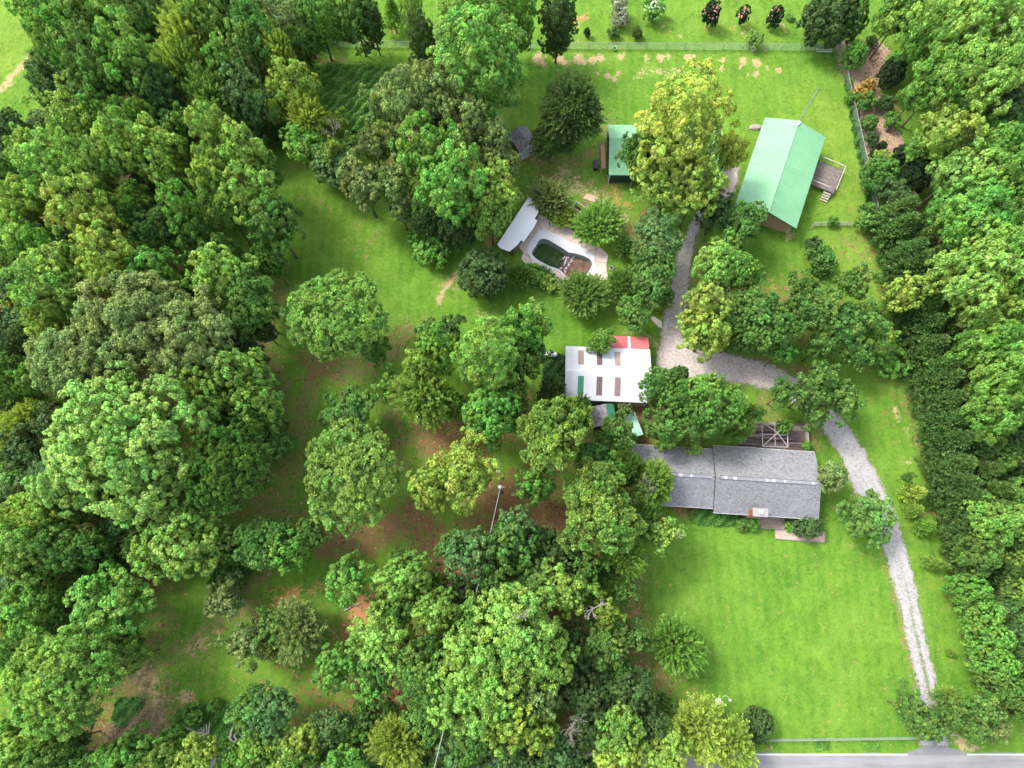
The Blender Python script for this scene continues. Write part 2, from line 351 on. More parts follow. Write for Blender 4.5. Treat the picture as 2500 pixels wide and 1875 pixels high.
# ------------------------------------------------------------------ road, apron, drive
t = NT("asphalt"); p = t.pos()
mp = t.node('ShaderNodeMapping'); t.l.new(p, mp.inputs[0]); mp.inputs['Scale'].default_value = (.05, .8, 1)
n = t.math('ADD', t.math('MULTIPLY', t.noise(1.3, 4, .6, mp.outputs[0]), .55), t.math('ADD', t.math('MULTIPLY', t.noise(.25, 4, .6, p), .3), t.math('MULTIPLY', t.noise(18, 3, .8, p), .25)))
ASPH = t.done(t.ramp(n, [(.35, (.10, .10, .105)), (.5, (.155, .152, .158)), (.7, (.23, .225, .225))]), .85, t.noise(30, 2, .6, p), .3, .02)
ROADY = W(2200, 1838).y
mb = MB(); xs = [-300 + 600 * i / 240 for i in range(241)]; rr = random.Random(3)
top = [ROADY + rr.uniform(-.10, .10) for _ in xs]
for i in range(240):
    b = len(mb.v); mb.v += [(xs[i], ROADY - 7.6, .012), (xs[i+1], ROADY - 7.6, .012), (xs[i+1], top[i+1], .012), (xs[i], top[i], .012)]; mb.f.append((b, b+1, b+2, b+3))
tag(mb.obj('road', ASPH), kind='structure')
t = NT("road_paint"); p = t.pos()
PAINT = t.done(t.ramp(t.noise(6, 5, .8, p), [(.3, (.25, .24, .23)), (.45, (.50, .49, .47)), (1, (.56, .55, .53))]), .7)
y1 = W(2200, 1840.6).y
ln = MB()
for yy in (y1, y1 - 6.6): ln.box(-300, 300, yy - .13, yy, .012, .018)
tag(ln.obj('edge_line', PAINT), kind='structure')
ln = MB()
for yy in (y1 - 3.2, y1 - 3.45): ln.box(-300, 300, yy - .1, yy, .012, .018)
tag(ln.obj('centre_line', simple('yellow_paint', (.6, .38, .04), .7)), kind='structure')
ap = [T('L', *q) for q in ((1060, 1560), (1110, 1545), (1160, 1520), (1230, 1515), (1300, 1525), (1370, 1545), (1430, 1560))]
apw = [W(*q) for q in ap]; mb = MB(); vs_ = [(q.x, q.y, .022) for q in apw] + [(q.x, ROADY - .25, .022) for q in reversed(apw)]
mb.add(vs_, [tuple(reversed(range(len(vs_))))]); tag(mb.obj('drive_apron', simple('apron_tarmac', (.20, .195, .205), .85, .2, .8, fine=20)), kind='structure')

# gravel drive: left and right edge in photograph pixels, from the barn down to the road
DR = [((1758,398),(1806,402)),((1752,440),(1800,448)),((1738,480),(1785,495)),((1690,535),(1715,535)),((1672,575),(1700,575)),((1655,620),(1688,640)),((1645,660),(1682,680)),((1632,720),(1680,735)),((1617,780),(1668,785)),
      ((1612,830),(1660,830)),((1600,870),(1690,848)),((1600,905),(1735,857)),((1650,925),(1770,862)),((1740,930),(1800,868)),((1800,935),(1850,880)),((1855,945),(1900,898)),((1910,965),(1940,920)),((1960,1000),(1990,955)),((2000,1040),(2045,1010)),
      ((2020,1065),(2075,1045)),((2050,1110),(2100,1085)),((2072,1160),(2125,1130)),((2092,1220),(2152,1180)),((2115,1260),(2170,1215)),((2142,1300),(2190,1265)),((2160,1350),(2205,1320)),((2180,1420),(2225,1385)),((2195,1470),(2238,1450)),
      ((2208,1540),(2252,1520)),((2220,1590),(2265,1580)),((2232,1640),(2278,1640)),((2245,1690),(2290,1690)),((2253,1750),(2300,1750)),((2250,1800),(2305,1800)),((2240,1828),(2320,1830))]
def strip(name, pairs, z, mat, step=.35, cross=14, jit=.28, seed=1):
    A = [W(*a) for a, b in pairs]; B = [W(*b) for a, b in pairs]
    cum = [0]
    for k in range(1, len(A)): cum.append(cum[-1] + ((A[k] + B[k]) / 2 - (A[k-1] + B[k-1]) / 2).length)
    n = int(cum[-1] / step); ss = np.linspace(0, cum[-1], n)
    def ip(Q, i): return np.interp(ss, cum, [q[i] for q in Q])
    ker = np.ones(9) / 9
    def sm(a): return np.convolve(np.pad(a, 4, mode='edge'), ker, 'valid')
    ax, ay, bx, by = sm(ip(A, 0)), sm(ip(A, 1)), sm(ip(B, 0)), sm(ip(B, 1))
    rg = np.random.RandomState(seed); V = []
    u = np.linspace(0, 1, cross)
    j0, j1 = rg.uniform(-jit, jit, n), rg.uniform(-jit, jit, n)
    w = np.hypot(bx - ax, by - ay)
    for k in range(cross):
        uu = u[k] + (j0 / w if k == 0 else 0) + (j1 / w if k == cross - 1 else 0)
        V.append(np.stack([ax + (bx - ax) * uu, ay + (by - ay) * uu, np.full(n, z)], 1))
    V = np.stack(V, 1).reshape(-1, 3)
    i = np.arange(n - 1)[:, None] * cross + np.arange(cross - 1)[None]; F = np.stack([i, i + 1, i + cross + 1, i + cross], -1).reshape(-1, 4)
    across = np.tile(u, n); al = np.repeat(ss / cum[-1], cross)
    me = mesh_np(name, V, F, mat, attrs={'across': ('POINT', across), 'along': ('POINT', al)})
    return me, (ax, ay, bx, by)
t = NT("gravel"); p = t.pos()
ac = t.attr('across')['Fac']; alo = t.attr('along')['Fac']
vor = t.node('ShaderNodeTexVoronoi'); t.l.new(p, vor.inputs['Vector']); vor.inputs['Scale'].default_value = 11
sepc = t.n.new('ShaderNodeSeparateColor'); t.l.new(vor.outputs['Color'], sepc.inputs[0])
n = t.math('ADD', t.math('MULTIPLY', sepc.outputs[0], .3), t.math('ADD', t.math('MULTIPLY', t.noise(2.2, 6, .7, p), .45), t.math('MULTIPLY', t.noise(.5, 4, .6, p), .25)))
whi = t.ramp(n, [(.3, (.17, .16, .15)), (.45, (.265, .255, .25)), (.62, (.335, .325, .325))])
tan = t.ramp(n, [(.3, (.21, .175, .15)), (.48, (.36, .315, .285)), (.65, (.46, .415, .385))])
far = t.node('ShaderNodeMapRange'); t.l.new(alo, far.inputs[0]); far.inputs[1].default_value = .45; far.inputs[2].default_value = .60
gc = t.mix(far.outputs[0], tan, whi)
mid_ = t.math('SUBTRACT', .26, t.math('ABSOLUTE', t.math('ADD', ac, -.55)))            # weedy crown between the wheel tracks
low = t.node('ShaderNodeMapRange'); t.l.new(alo, low.inputs[0]); low.inputs[1].default_value = .68; low.inputs[2].default_value = .92
wv = t.math('ADD', t.math('MULTIPLY', mid_, 3.0), t.math('MULTIPLY', t.math('ADD', t.noise(2.4, 6, .75, p), -.5), 2.4))
wv = t.math('ADD', t.math('MULTIPLY', wv, t.math('ADD', t.math('MULTIPLY', low.outputs[0], .75), .10)), -.27)
gc = t.mix(t.math('MULTIPLY', wv, 3.0, clamp=True), gc, (.10, .14, .045))
edge = t.math('SUBTRACT', t.math('ABSOLUTE', t.math('ADD', ac, -.5)), .40)
ev = t.math('ADD', t.math('MULTIPLY', edge, 6.0), t.math('MULTIPLY', t.math('ADD', t.noise(1.6, 6, .75, p), -.55), 2.2))
gc = t.mix(t.math('MULTIPLY', ev, 2.0, clamp=True), gc, t.ramp(t.noise(5, 4, .7, p), [(.4, (.11, .15, .045)), (.6, (.30, .24, .15))]))
GRAVEL = t.done(gc, .95, t.math('ADD', vor.outputs['Distance'], t.noise(14, 3, .7, p)), .5, .04)
dme, DE = strip('driveway', DR, .02, GRAVEL)
tag(obj('driveway', dme), kind='structure')
# loose stones on and beside the drive
def scatter_stones(name, pts, szs, mat, rg):
    base = np.array([(1,0,0),(0,1,0),(-1,0,0),(0,-1,0),(0,0,.7)], float); F0 = np.array([(0,1,4),(1,2,4),(2,3,4),(3,0,4)])
    n = len(pts); V = base[None] * szs[:, None, None] * rg.uniform(.6, 1.3, (n, 5, 1))
    a = rg.uniform(0, 6.28, n); c, s = np.cos(a), np.sin(a)
    X = V[..., 0] * c[:, None] - V[..., 1] * s[:, None]; Y = V[..., 0] * s[:, None] + V[..., 1] * c[:, None]
    V = np.stack([X + pts[:, 0, None], Y + pts[:, 1, None], V[..., 2] + pts[:, 2, None]], -1)
    F = F0[None] + (np.arange(n) * 5)[:, None, None]
    return mesh_np(name, V.reshape(-1, 3), F.reshape(-1, 3), mat, attrs={'tint': ('FACE', np.repeat(rg.rand(n), 4))})
t = NT("stones"); STONE = t.done(t.ramp(t.attr('tint')['Fac'], [(0, (.10, .085, .075)), (.35, (.19, .175, .165)), (1, (.29, .28, .28))]), .9)
rg = np.random.RandomState(5); ax, ay, bx, by = DE; k = rg.randint(0, len(ax), 9000)
u = np.where(rg.rand(9000) < .45, rg.normal(.5, .3, 9000), np.where(rg.rand(9000) < .5, rg.normal(.03, .05, 9000), rg.normal(.97, .05, 9000)))
pts = np.stack([ax[k] + (bx - ax)[k] * u, ay[k] + (by - ay)[k] * u, np.full(9000, .02)], 1) + np.concatenate([rg.uniform(-.2, .2, (9000, 2)), np.zeros((9000, 1))], 1)
tag(obj('gravel_stones', scatter_stones('gravel_stones', pts, rg.uniform(.03, .085, 9000), STONE, rg)), kind='stuff')
# ------------------------------------------------------------------ pool and its patio
CONC = simple("concrete", (.50, .42, .37), .9, .16, 1.2, fine=14)
WHITEP = simple("white_pool_paint", (.58, .58, .60), .6, .06, 2.0)
ONE = lambda pts, z: [(q.x, q.y, z) for q in pts]
def loop_at_angles(poly, angs):
    """points of a star shaped loop round POOLC at given angles"""
    out = []
    for a in angs:
        d = Vector((math.cos(a), math.sin(a), 0)); best = 0
        for p0, p1 in zip(poly, poly[1:] + poly[:1]):
            e = p1 - p0; den = d.x * e.y - d.y * e.x
            if abs(den) < 1e-9: continue
            q = p0 - POOLC; tt = (q.x * e.y - q.y * e.x) / den; uu = (q.x * d.y - q.y * d.x) / den
            if tt > best and -1e-6 <= uu <= 1 + 1e-6: best = tt
        out.append(POOLC + d * best)
    return out
ANG = [2 * math.pi * k / 120 for k in range(120)]
COP = [W(*T('P', *q)) for q in ((840,705),(900,700),(1000,735),(1250,870),(1560,1010),(1690,1105),(1735,1180),(1742,1270),(1782,1355),(1740,1440),(1640,1540),(1540,1600),(1440,1600),(1310,1560),(1220,1480),(1130,1395),(960,1330),(780,1245),(680,1190),(610,1100),(595,1020),(640,930),(740,790),(790,730))]
PAT = [W(*T('P', *q)) for q in ((800,425),(1000,560),(1250,640),(1480,780),(1560,920),(1850,1010),(1970,1130),(1935,1300),(1965,1540),(1700,1650),(1300,1650),(1160,1625),(960,1490),(780,1335),(610,1310),(500,1200),(540,1080),(430,980),(500,880),(640,700),(720,540))]
inl, cop, pat = (loop_at_angles(q, ANG) for q in (PIN, COP, PAT))
inl = [inl[k-1] * .25 + inl[k] * .5 + inl[(k+1) % 120] * .25 for k in range(120)]
pool = empty('swimming_pool', (POOLC.x, POOLC.y, 0), 0, 'abandoned rounded swimming pool with white coping, half full of weeds and leaves', 'pool')
def loc(q, z): return (q.x - POOLC.x, q.y - POOLC.y, z)
def ringmesh(a, za, b, zb, mb=None):
    mb = mb or MB(); n = len(a)
    mb.add([loc(q, za) for q in a] + [loc(q, zb) for q in b], [(k, (k+1) % n, n + (k+1) % n, n + k) for k in range(n)]); return mb
mb = ringmesh(cop, .02, cop, .15); ringmesh(cop, .15, inl, .15, mb)
mb.obj('coping', WHITEP, pool)
ringmesh(inl, .15, inl, -2.4).obj('basin_wall', simple('pool_wall', (.30, .33, .30), .8, .3, 1.5), pool)
U = (W(*T('P', 1300, 1090)) - W(*T('P', 1080, 1350)))
# divider between deep and shallow end, seen from the first to the last loop point
def side(q): 
    m = W(*T('P', 1120, 1330)); m2 = W(*T('P', 1265, 1070)); e = m2 - m; return (q.x - m.x) * e.y - (q.y - m.y) * e.x
deep = [q for q in inl if side(q) < 0]; shal = [q for q in inl if side(q) >= 0]
def rot_start(lst):
    ks = [inl.index(q) for q in lst]
    for j in range(1, len(ks)):
        if ks[j] != ks[j-1] + 1: return lst[j:] + lst[:j]
    return lst
deep, shal = rot_start(deep), rot_start(shal)
MURK = simple('murky_water', (.018, .040, .014), .12, .5, 1.2, spec=.5)
DEBR = simple('leaf_debris', (.20, .115, .08), .95, .55, 1.6, fine=9)
m = MB(); m.add([loc(q, -1.5) for q in deep], [tuple(range(len(deep)))]); m.obj('murky_water', MURK, pool)
m = MB(); m.add([loc(q, -.95) for q in shal], [tuple(range(len(shal)))]); m.add([loc(q, z) for z in (-2.4, -.95) for q in (shal[0], shal[-1])], [(0, 1, 3, 2)]); m.obj('leaf_debris', DEBR, pool)
rr = random.Random(4)
for (u0, v0, u1, v1, wd) in ((1410,1115,1290,1290,20),(1290,1160,1215,1280,18),(1270,1330,1235,1410,13),(1175,1340,1160,1350,10),(1235,1150,1190,1200,12)):
    m = MB()
    for k in range(9):
        m = MB(); f = k / 8; c = W(*T('P', u0 + (u1-u0)*f + rr.uniform(-14, 14), v0 + (v1-v0)*f + rr.uniform(-10, 10)), -.93)
        n = 7; r = wd * .008 * rr.uniform(.5, 1.15)
        ps = [(c.x - POOLC.x + r*rr.uniform(.5, 1.3)*math.cos(6.283*j/n), c.y - POOLC.y + r*rr.uniform(.5, 1.3)*math.sin(6.283*j/n)) for j in range(n)]
        m.prism(ps, -.96, -.925 + .002 * k); m.obj('bare_white_patch', WHITEP, pool)
# patio, one cast slab with cracks and joints
t = NT("patio_concrete"); p = t.pos()
vo = t.node('ShaderNodeTexVoronoi', feature='DISTANCE_TO_EDGE'); t.l.new(p, vo.inputs['Vector']); vo.inputs['Scale'].default_value = .42
crk = t.math('LESS_THAN', vo.outputs[0], .012)
nn = t.math('ADD', t.math('MULTIPLY', t.noise(.8, 5, .65, p), .6), t.math('MULTIPLY', t.noise(9, 4, .7, p), .4))
PATIO = t.done(t.mix(crk, t.ramp(nn, [(.3, (.29, .21, .165)), (.48, (.46, .37, .315)), (.7, (.55, .465, .42))]), (.14, .10, .08)), .9, nn, .2, .03)
patio = empty('pool_patio', (POOLC.x, POOLC.y, 0)); tag(patio, kind='structure')
mb = ringmesh(pat, -.02, pat, .11); ringmesh(pat, .11, cop, .11, mb); ringmesh(cop, .11, cop, 0, mb); mb.obj('patio_slab', PATIO, patio)

# ------------------------------------------------------------------ buildings
def metal(name, col, rough=.45, var=.06):
    t = NT(name); p = t.pos()
    n = t.math('ADD', t.math('MULTIPLY', t.noise(.35, 4, .6, p), .55), t.math('MULTIPLY', t.noise(5, 4, .7, p), .45))
    lo = tuple(c * (1 - var * 2.4) for c in col); hi = tuple(min(1, c * (1 + var)) for c in col)
    oi = t.n.new('ShaderNodeObjectInfo'); c_ = t.ramp(n, [(.32, lo), (.6, hi)])
    c_ = t.mix(t.math('MULTIPLY', oi.outputs['Random'], .14), c_, tuple(q * .55 for q in col))
    st = t.node('ShaderNodeMapRange'); t.l.new(t.noise(1.1, 6, .75, p, 1.2), st.inputs[0]); st.inputs[1].default_value = .60; st.inputs[2].default_value = .80
    c_ = t.mix(t.math('MULTIPLY', st.outputs[0], .30), c_, (.16, .13, .09))
    return t.done(c_, rough, None, spec=.4)
GREENM = metal('green_roof_metal', (.165, .36, .195)); WHITEM = metal('white_roof_metal', (.43, .435, .455), .5, .05)
REDM = metal('red_roof_metal', (.46, .11, .11)); DGREENM = metal('dark_green_metal', (.03, .16, .09))
TEALM = metal('pale_green_fibreglass', (.30, .52, .38), .5, .16)
TRIM = simple('white_trim', (.62, .62, .61), .5, .05); TAN = simple('tan_siding', (.55, .36, .22), .8, .12, 1.0)
DGWALL = simple('dark_green_siding', (.022, .060, .045), .7, .1); LWALL = simple('light_blue_siding', (.50, .66, .70), .7, .08)
BRICKM = simple('red_brick', (.34, .10, .055), .9, .3, 8.0); WEATH = simple('weathered_wood', (.20, .165, .155), .95, .35, 3.0, fine=30)
PALEW = simple('pale_timber', (.38, .34, .28), .85, .12, 4.0); CAPC = simple('cap_concrete', (.30, .27, .26), .9, .1, 4.0)
DARK = simple('dark_interior', (.02, .018, .016), .9, .1); BRSTOFF = None
def sheet(wid, ln, rib, rh, mat, name='roof_panel'):
    """one ribbed roofing sheet, x across 0..wid, y up the slope 0..ln"""
    mb = MB(); xs, zs = [0.0], [rh]
    k = max(1, round(wid / rib)); st = wid / k
    prof = []
    for j in range(k):
        a = j * st; prof += [(a, rh), (a + .03, rh), (a + .055, 0), (a + st - .03, 0)]
    prof.append((wid, rh * .9))
    n = len(prof); V = [(x, 0, z) for x, z in prof] + [(x, ln, z) for x, z in prof] + [(x, 0, z - .03) for x, z in prof]
    Fs = [(i, i+1, n+i+1, n+i) for i in range(n-1)] + [(2*n+i, 2*n+i+1, i+1, i) for i in range(n-1)]
    mb.add(V, Fs); return mb.mesh(name, mat)
def slope(root, x0, x1, y_e, z_e, y_r, z_r, wid, rib, rh, mat, over=0.0, name='roof_panel', group=None):
    """cover the slope from the eave line (y_e, z_e) to the ridge line (y_r, z_r)"""
    n = max(1, round((x1 - x0) / wid)); w = (x1 - x0) / n
    dy, dz = y_r - y_e, z_r - z_e; ln = math.hypot(dy, dz); pit = math.atan2(dz, abs(dy))
    me = sheet(w + .012, ln, rib, rh, mat, name)
    for k in range(n):
        if dy > 0: obj(name, me, root, (x0 + k * w, y_e, z_e + .0015 * (k % 2)), (pit, 0, 0))
        else:
            o = obj(name, me, root, (x0 + (k + 1) * w, y_e, z_e + .0015 * (k % 2)), (pit, 0, math.pi))
def gable_walls(root, L, Wd, y_r, ze, zr, mat, ox=.35, oy=.35, trim=None, names=('front_wall', 'back_wall', 'gable_wall', 'gable_wall')):
    """walls of a gabled box, centred; ox, oy are roof overhangs; L, Wd roof sizes"""
    hx, y0, y1 = L/2 - ox, -Wd/2 + oy, Wd/2 - oy
    zf = ze + (zr - ze) * oy / (y_r + Wd/2) - .06; zb = ze + (zr - ze) * oy / (Wd/2 - y_r) - .06
    MB().box(-hx, hx, y0, y0 + .12, 0, zf).obj('front_wall', mat, root)
    MB().box(-hx, hx, y1 - .12, y1, 0, zb).obj('back_wall', mat, root)
    for s in (-1, 1):
        x = s * hx; m = MB(); xa, xb = (x, x + .12) if s < 0 else (x - .12, x)
        xa -= .003 if s < 0 else 0; xb += .003 if s > 0 else 0
        P = [(y0 + .001, 0), (y1 - .001, 0), (y1 - .001, zb), (y_r, zr - .08), (y0 + .001, zf)]
        m.add([(xa, a, b) for a, b in P] + [(xb, a, b) for a, b in P], [(0,1,2,3,4), (9,8,7,6,5)] + [(i, (i+1) % 5, 5 + (i+1) % 5, 5 + i) for i in range(5)])
        m.obj('gable_wall', mat, root)
    if trim:
        for sx in (-1, 1):
            for y in (y0, y1):
                MB().box(sx*hx - .07, sx*hx + .07, y - .07 , y + .07, 0, zf - .02).obj('corner_trim', trim, root)
def fascia(root, L, Wd, y_r, ze, zr, mat, th=.04, d=.16):
    for y in (-Wd/2, Wd/2 - th): MB().box(-L/2, L/2, y, y + th, ze - d - .035, ze - .035).obj('eave_fascia', mat, root)
    for s in (-1, 1):
        m = MB(); xa = s * L/2 - (th if s > 0 else 0)
        for (ya, za), (yb, zb) in (((-Wd/2, ze), (y_r, zr)), ((y_r, zr), (Wd/2, ze))):
            a, b = Vector((xa, ya, za - .04)), Vector((xa, yb, zb - .04)); c, e = Vector((xa + th, yb, zb - .04)), Vector((xa + th, ya, za - .04))
            m.hull4(a, b, c, e, d)
        m.obj('rake_board', mat, root)
def ridge_cap(root, x0, x1, y, z, mat, w=.2, drop=.07):
    MB().add([(x0, y-w, z-drop), (x1, y-w, z-drop), (x1, y, z+.05), (x0, y, z+.05), (x0, y+w, z-drop), (x1, y+w, z-drop)], [(0,1,2,3), (3,2,5,4)]).obj('ridge_cap', mat, root)

# green barn (local x along the ridge)
barn = empty('green_barn', (38.14, 56.28, 0), math.radians(68.3), 'long barn with pale green metal roof, tan walls and a mast at its ridge', 'barn')
L_, W_, ze, zr = 15.8, 9.0, 3.2, 4.7
# green barn roof: left of ridge is +y
slope(barn, -L_/2, L_/2, -W_/2, ze, 0, zr, .92, .31, .034, GREENM); slope(barn, -L_/2, L_/2, W_/2, ze, 0, zr, .92, .31, .034, GREENM)
gable_walls(barn, L_, W_, 0, ze, zr, TAN, .9, .5, TRIM); fascia(barn, L_, W_, 0, ze, zr, DGREENM); ridge_cap(barn, -L_/2, L_/2, 0, zr, GREENM)
m = MB(); m.box(7.3, 7.7, -.22, .22, zr + .02, zr + .12); m.box(7.0, 7.25, -.12, .12, zr + .05, zr + .2); m.tube([(7.5, 0, zr), (7.5, 0, zr + .5)], .05, 6); m.obj('mast_bracket', TRIM, barn)
# lattice mast beside the barn's far gable
a0 = W(1949, 302, 0); mbase = barn.location + Matrix.Rotation(math.radians(68.3), 3, 'Z') @ Vector((8.15, .0, 0))
mast = empty('lattice_mast', (mbase.x, mbase.y, 0), 0, 'slim lattice radio mast rising behind the green barn gable', 'mast')
GALV = simple('galvanised_steel', (.34, .37, .34), .45, .1, metal=.3)
def lattice(root, z0, z1, w0, w1, n):
    legs = []
    for k in range(3):
        a = 2.094 * k + .3; legs.append([Vector((math.cos(a) * (w0 + (w1 - w0) * i / n), math.sin(a) * (w0 + (w1 - w0) * i / n), z0 + (z1 - z0) * i / n)) for i in range(n + 1)])
    for lg in legs: MB().tube([lg[0], lg[-1]], .022, 5).obj('mast_leg', GALV, root)
    m = MB()
    for i in range(n):
        for k in range(3):
            m.tube([legs[k][i], legs[(k+1) % 3][i+1]], .012, 4, False); m.tube([legs[k][i], legs[(k+1) % 3][i]], .010, 4, False)
    m.obj('lattice_bracing', GALV, root)
lattice(mast, 0, 11.2, .20, .15, 30)
MB().tube([(0, 0, 11.0), (0, 0, 14.6)], .016, 5).obj('whip_aerial', GALV, mast)

# deck and steps on the barn's right side
dk = [W(*T('D', *q), .9) for q in ((540, 1062), (660, 1088), (622, 1225), (480, 1205))]
dang = math.atan2(*(dk[0] - dk[3]).yx); dcen = sum(dk, Vector()) / 4
deck = empty('barn_deck', (dcen.x, dcen.y, 0), dang, 'square weathered grey deck with railings beside the green barn', 'deck')
LX, LY = (dk[0] - dk[3]).length / 2 + .1, ((dk[0] - dk[1]).length + (dk[3] - dk[2]).length) / 4 + .35
bme = MB().box(-LX, LX, -.062, .062, .86, .90).mesh('deck_board', WEATH)
nb = int(2 * LY / .145); rr = random.Random(2)
for k in range(nb): obj('deck_board', bme, deck, (rr.uniform(-.02, .02), -LY + .07 + k * .145, rr.uniform(-.006, .006)))
m = MB()
for x in (-LX + .05, 0, LX - .05):
    m.box(x - .04, x + .04, -LY, LY, .70, .855)
m.obj('joist', WEATH, deck)
for x, y in ((-LX, -LY), (LX, -LY), (LX, LY), (-LX, LY), (0, -LY), (LX, 0), (-LX + .9, -LY)):
    MB().box(x - .05, x + .05, y - .05, y + .05, 0, 1.85).obj('rail_post', PALEW, deck)
for (xa, xb, ya, yb) in ((-LX + .05, LX - .05, -LY - .07, -LY + .07), (LX - .07, LX + .07, -LY + .075, LY), (-LX - .07, -LX + .07, -LY + .9, LY)):
    MB().box(xa, xb, ya, yb, 1.85, 1.90).obj('hand_rail', PALEW, deck)
MB().box(-.9, -.82, -.6, 1.0, .91, 1.0).obj('loose_plank', PALEW, deck)
st = W(*T('D', 572, 1270), .4)
steps = empty('deck_steps', (dcen.x, dcen.y, 0), dang, 'short flight of pale wooden steps down from the barn deck', 'steps')
sl = Matrix.Rotation(-dang, 3, 'Z') @ (st - Vector((dcen.x, dcen.y, 0)))
for k in range(4): MB().box(-LX - .12 - .30 * (k + 1), -LX - .12 - .30 * k - .05, sl.y - .55, sl.y + .55, .72 - .18 * k, .76 - .18 * k).obj('tread', PALEW, steps)
for s in (-.5, .5):
    MB().add([(-LX - .1, sl.y + s - .02, .7), (-LX - .1, sl.y + s + .02, .7), (-LX - 1.35, sl.y + s + .02, .02), (-LX - 1.35, sl.y + s - .02, .02),
              (-LX - .1, sl.y + s - .02, .5), (-LX - .1, sl.y + s + .02, .5), (-LX - 1.1, sl.y + s + .02, .02), (-LX - 1.1, sl.y + s - .02, .02)],
             [(0,1,2,3), (7,6,5,4), (0,4,5,1), (1,5,6,2), (2,6,7,3), (3,7,4,0)]).obj('stringer', PALEW, steps)

# white metal shed with skylights, red lean-to behind
shed = empty('white_roofed_workshop', (12.48, 26.28, 0), math.radians(-2.5), 'workshop under a broad white ribbed metal roof with six inset panels', 'workshop')
L_, W_, ze, zr = 11.1, 7.3, 3.0, 3.95
slope(shed, -L_/2, L_/2, -W_/2, ze, 0, zr, .92, .19, .02, WHITEM); slope(shed, -L_/2, L_/2, W_/2, ze, 0, zr, .92, .19, .02, WHITEM)
ridge_cap(shed, -L_/2 - .02, L_/2 + .02, 0, zr, TRIM, .22); gable_walls(shed, L_, W_, 0, ze, zr, simple('cream_siding', (.45, .40, .30), .8, .15), .15, .25, None)
fascia(shed, L_, W_, 0, ze, zr, TRIM, .04, .1)
FIB = simple('brown_fibreglass', (.30, .24, .20), .6, .35, 6.0); FIB2 = simple('dark_fibreglass', (.135, .10, .095), .6, .3, 6.0); FIB3 = simple('rosy_fibreglass', (.22, .15, .145), .6, .2, 5.0)
for col_, (ua, ub) in enumerate(((-3.92, -3.16), (-1.50, -.76), (.86, 1.60))):
    for up_ in (0, 1):
        ya, yb = ((-.62, -2.98), (.62, 2.95))[up_] if up_ == 0 else (3.05, .95)
        mat_ = (DGREENM, FIB2, FIB3)[col_] if up_ == 0 else (FIB, FIB2 if col_ == 1 else FIB, FIB)[col_]
        lnn = abs(ya - yb) / math.cos(math.atan2(.95, 3.65)); pit = math.atan2(.95, 3.65)
        zz = lambda y: zr - abs(y) * .95 / 3.65 + .026
        me = sheet(ub - ua, lnn, .19, .02, mat_, 'skylight_panel')
        if up_ == 0: o = obj('skylight_panel', me, shed, (ua, yb, zz(yb)), (pit, 0, 0))
        else: o = obj('skylight_panel', me, shed, (ub, ya, zz(ya)), (pit, 0, math.pi))
        tag(o, ('dark green roof panel', 'brown slotted roof panel', 'rosy brown roof panel')[col_] if up_ == 0 else ('dusty tan roof panel on the back slope', 'dark brown roof panel on the back slope', 'grey tan roof panel on the back slope')[col_])
lean = empty('red_roofed_lean_to', (12.48, 26.28, 0), math.radians(-2.5), 'small lean-to with bright red metal roof behind the white workshop', 'lean-to')
slope(lean, .25, 5.45, 5.55, 2.42, 3.72, 2.92, .87, .19, .02, REDM)
m = sheet(.34, 1.9, .17, .02, TRIM, 'white_strip'); obj('white_strip', m, lean, (3.02, 5.56, 2.445), (math.atan2(.5, 1.83), 0, math.pi))
MB().box(.4, 5.3, 3.55, 5.4, 0, 2.40).obj('wall', TAN, lean)
MB().box(.25, 5.45, 5.52, 5.56, 2.30, 2.41).obj('eave_fascia', REDM, lean)
for y in (1.5, 3.3): MB().box(5.62, 5.75, y - .07, y + .07, 0, 2.7).obj('post', TAN, lean)
def boxgroup(name, label, cat, loc_, rz, parts):
    r = empty(name, loc_, rz, label, cat)
    for (nm, mat, bx_) in parts: MB().box(*bx_).obj(nm, mat, r)
    return r

# two little sheds between workshop and house
def mono(name, label, cat, corners, z0, z1, mat, wall, wid=.9, rib=.2, rh=.02, strip_=None):
    """single pitch roof, corners px: low-left, low-right, high-right, high-left (z0 low, z1 high)"""
    c = [W(*q, (z0 + z1) / 2) for q in corners]; u = ((c[1] - c[0]) + (c[2] - c[3])); ang_ = math.atan2(u.y, u.x); cen = sum(c, Vector()) / 4
    R_ = Matrix.Rotation(-ang_, 3, 'Z'); q = [R_ @ (p_ - cen) for p_ in c]
    hx = (q[1].x - q[0].x + q[2].x - q[3].x) / 4; hy = (q[3].y - q[0].y + q[2].y - q[1].y) / 4
    r = empty(name, (cen.x, cen.y, 0), ang_, label, cat)
    slope(r, -hx, hx, -hy, z0, hy, z1, wid, rib, rh, mat)
    m = MB(); m.add([(x, y, z) for z in (0, 1) for x, y in ((-hx+.15, -hy+.15), (hx-.15, -hy+.15), (hx-.15, hy-.15), (-hx+.15, hy-.15))], [(3,2,1,0), (4,5,6,7), (0,1,5,4), (1,2,6,5), (2,3,7,6), (3,0,4,7)])
    for k, zt in ((4, z0), (5, z0), (6, z1), (7, z1)): v = m.v[k]; m.v[k] = (v[0], v[1], zt - .07)
    m.obj('walls', wall, r); return r, hx, hy
SHING = None
def shingle_mat(name, base, var):
    t = NT(name); p = t.pos(); ti = t.attr('tint')['Fac']
    n = t.math('ADD', t.math('MULTIPLY', ti, .78), t.math('ADD', t.math('MULTIPLY', t.noise(.6, 4, .6, p), .10), t.math('MULTIPLY', t.noise(30, 3, .7, p), .12)))
    return t.done(t.ramp(n, [(.15, tuple(c * (1 - var) for c in base)), (.5, base), (.85, tuple(min(1, c * (1 + var)) for c in base))]), .9, t.noise(40, 2, .6, p), .2, .01)
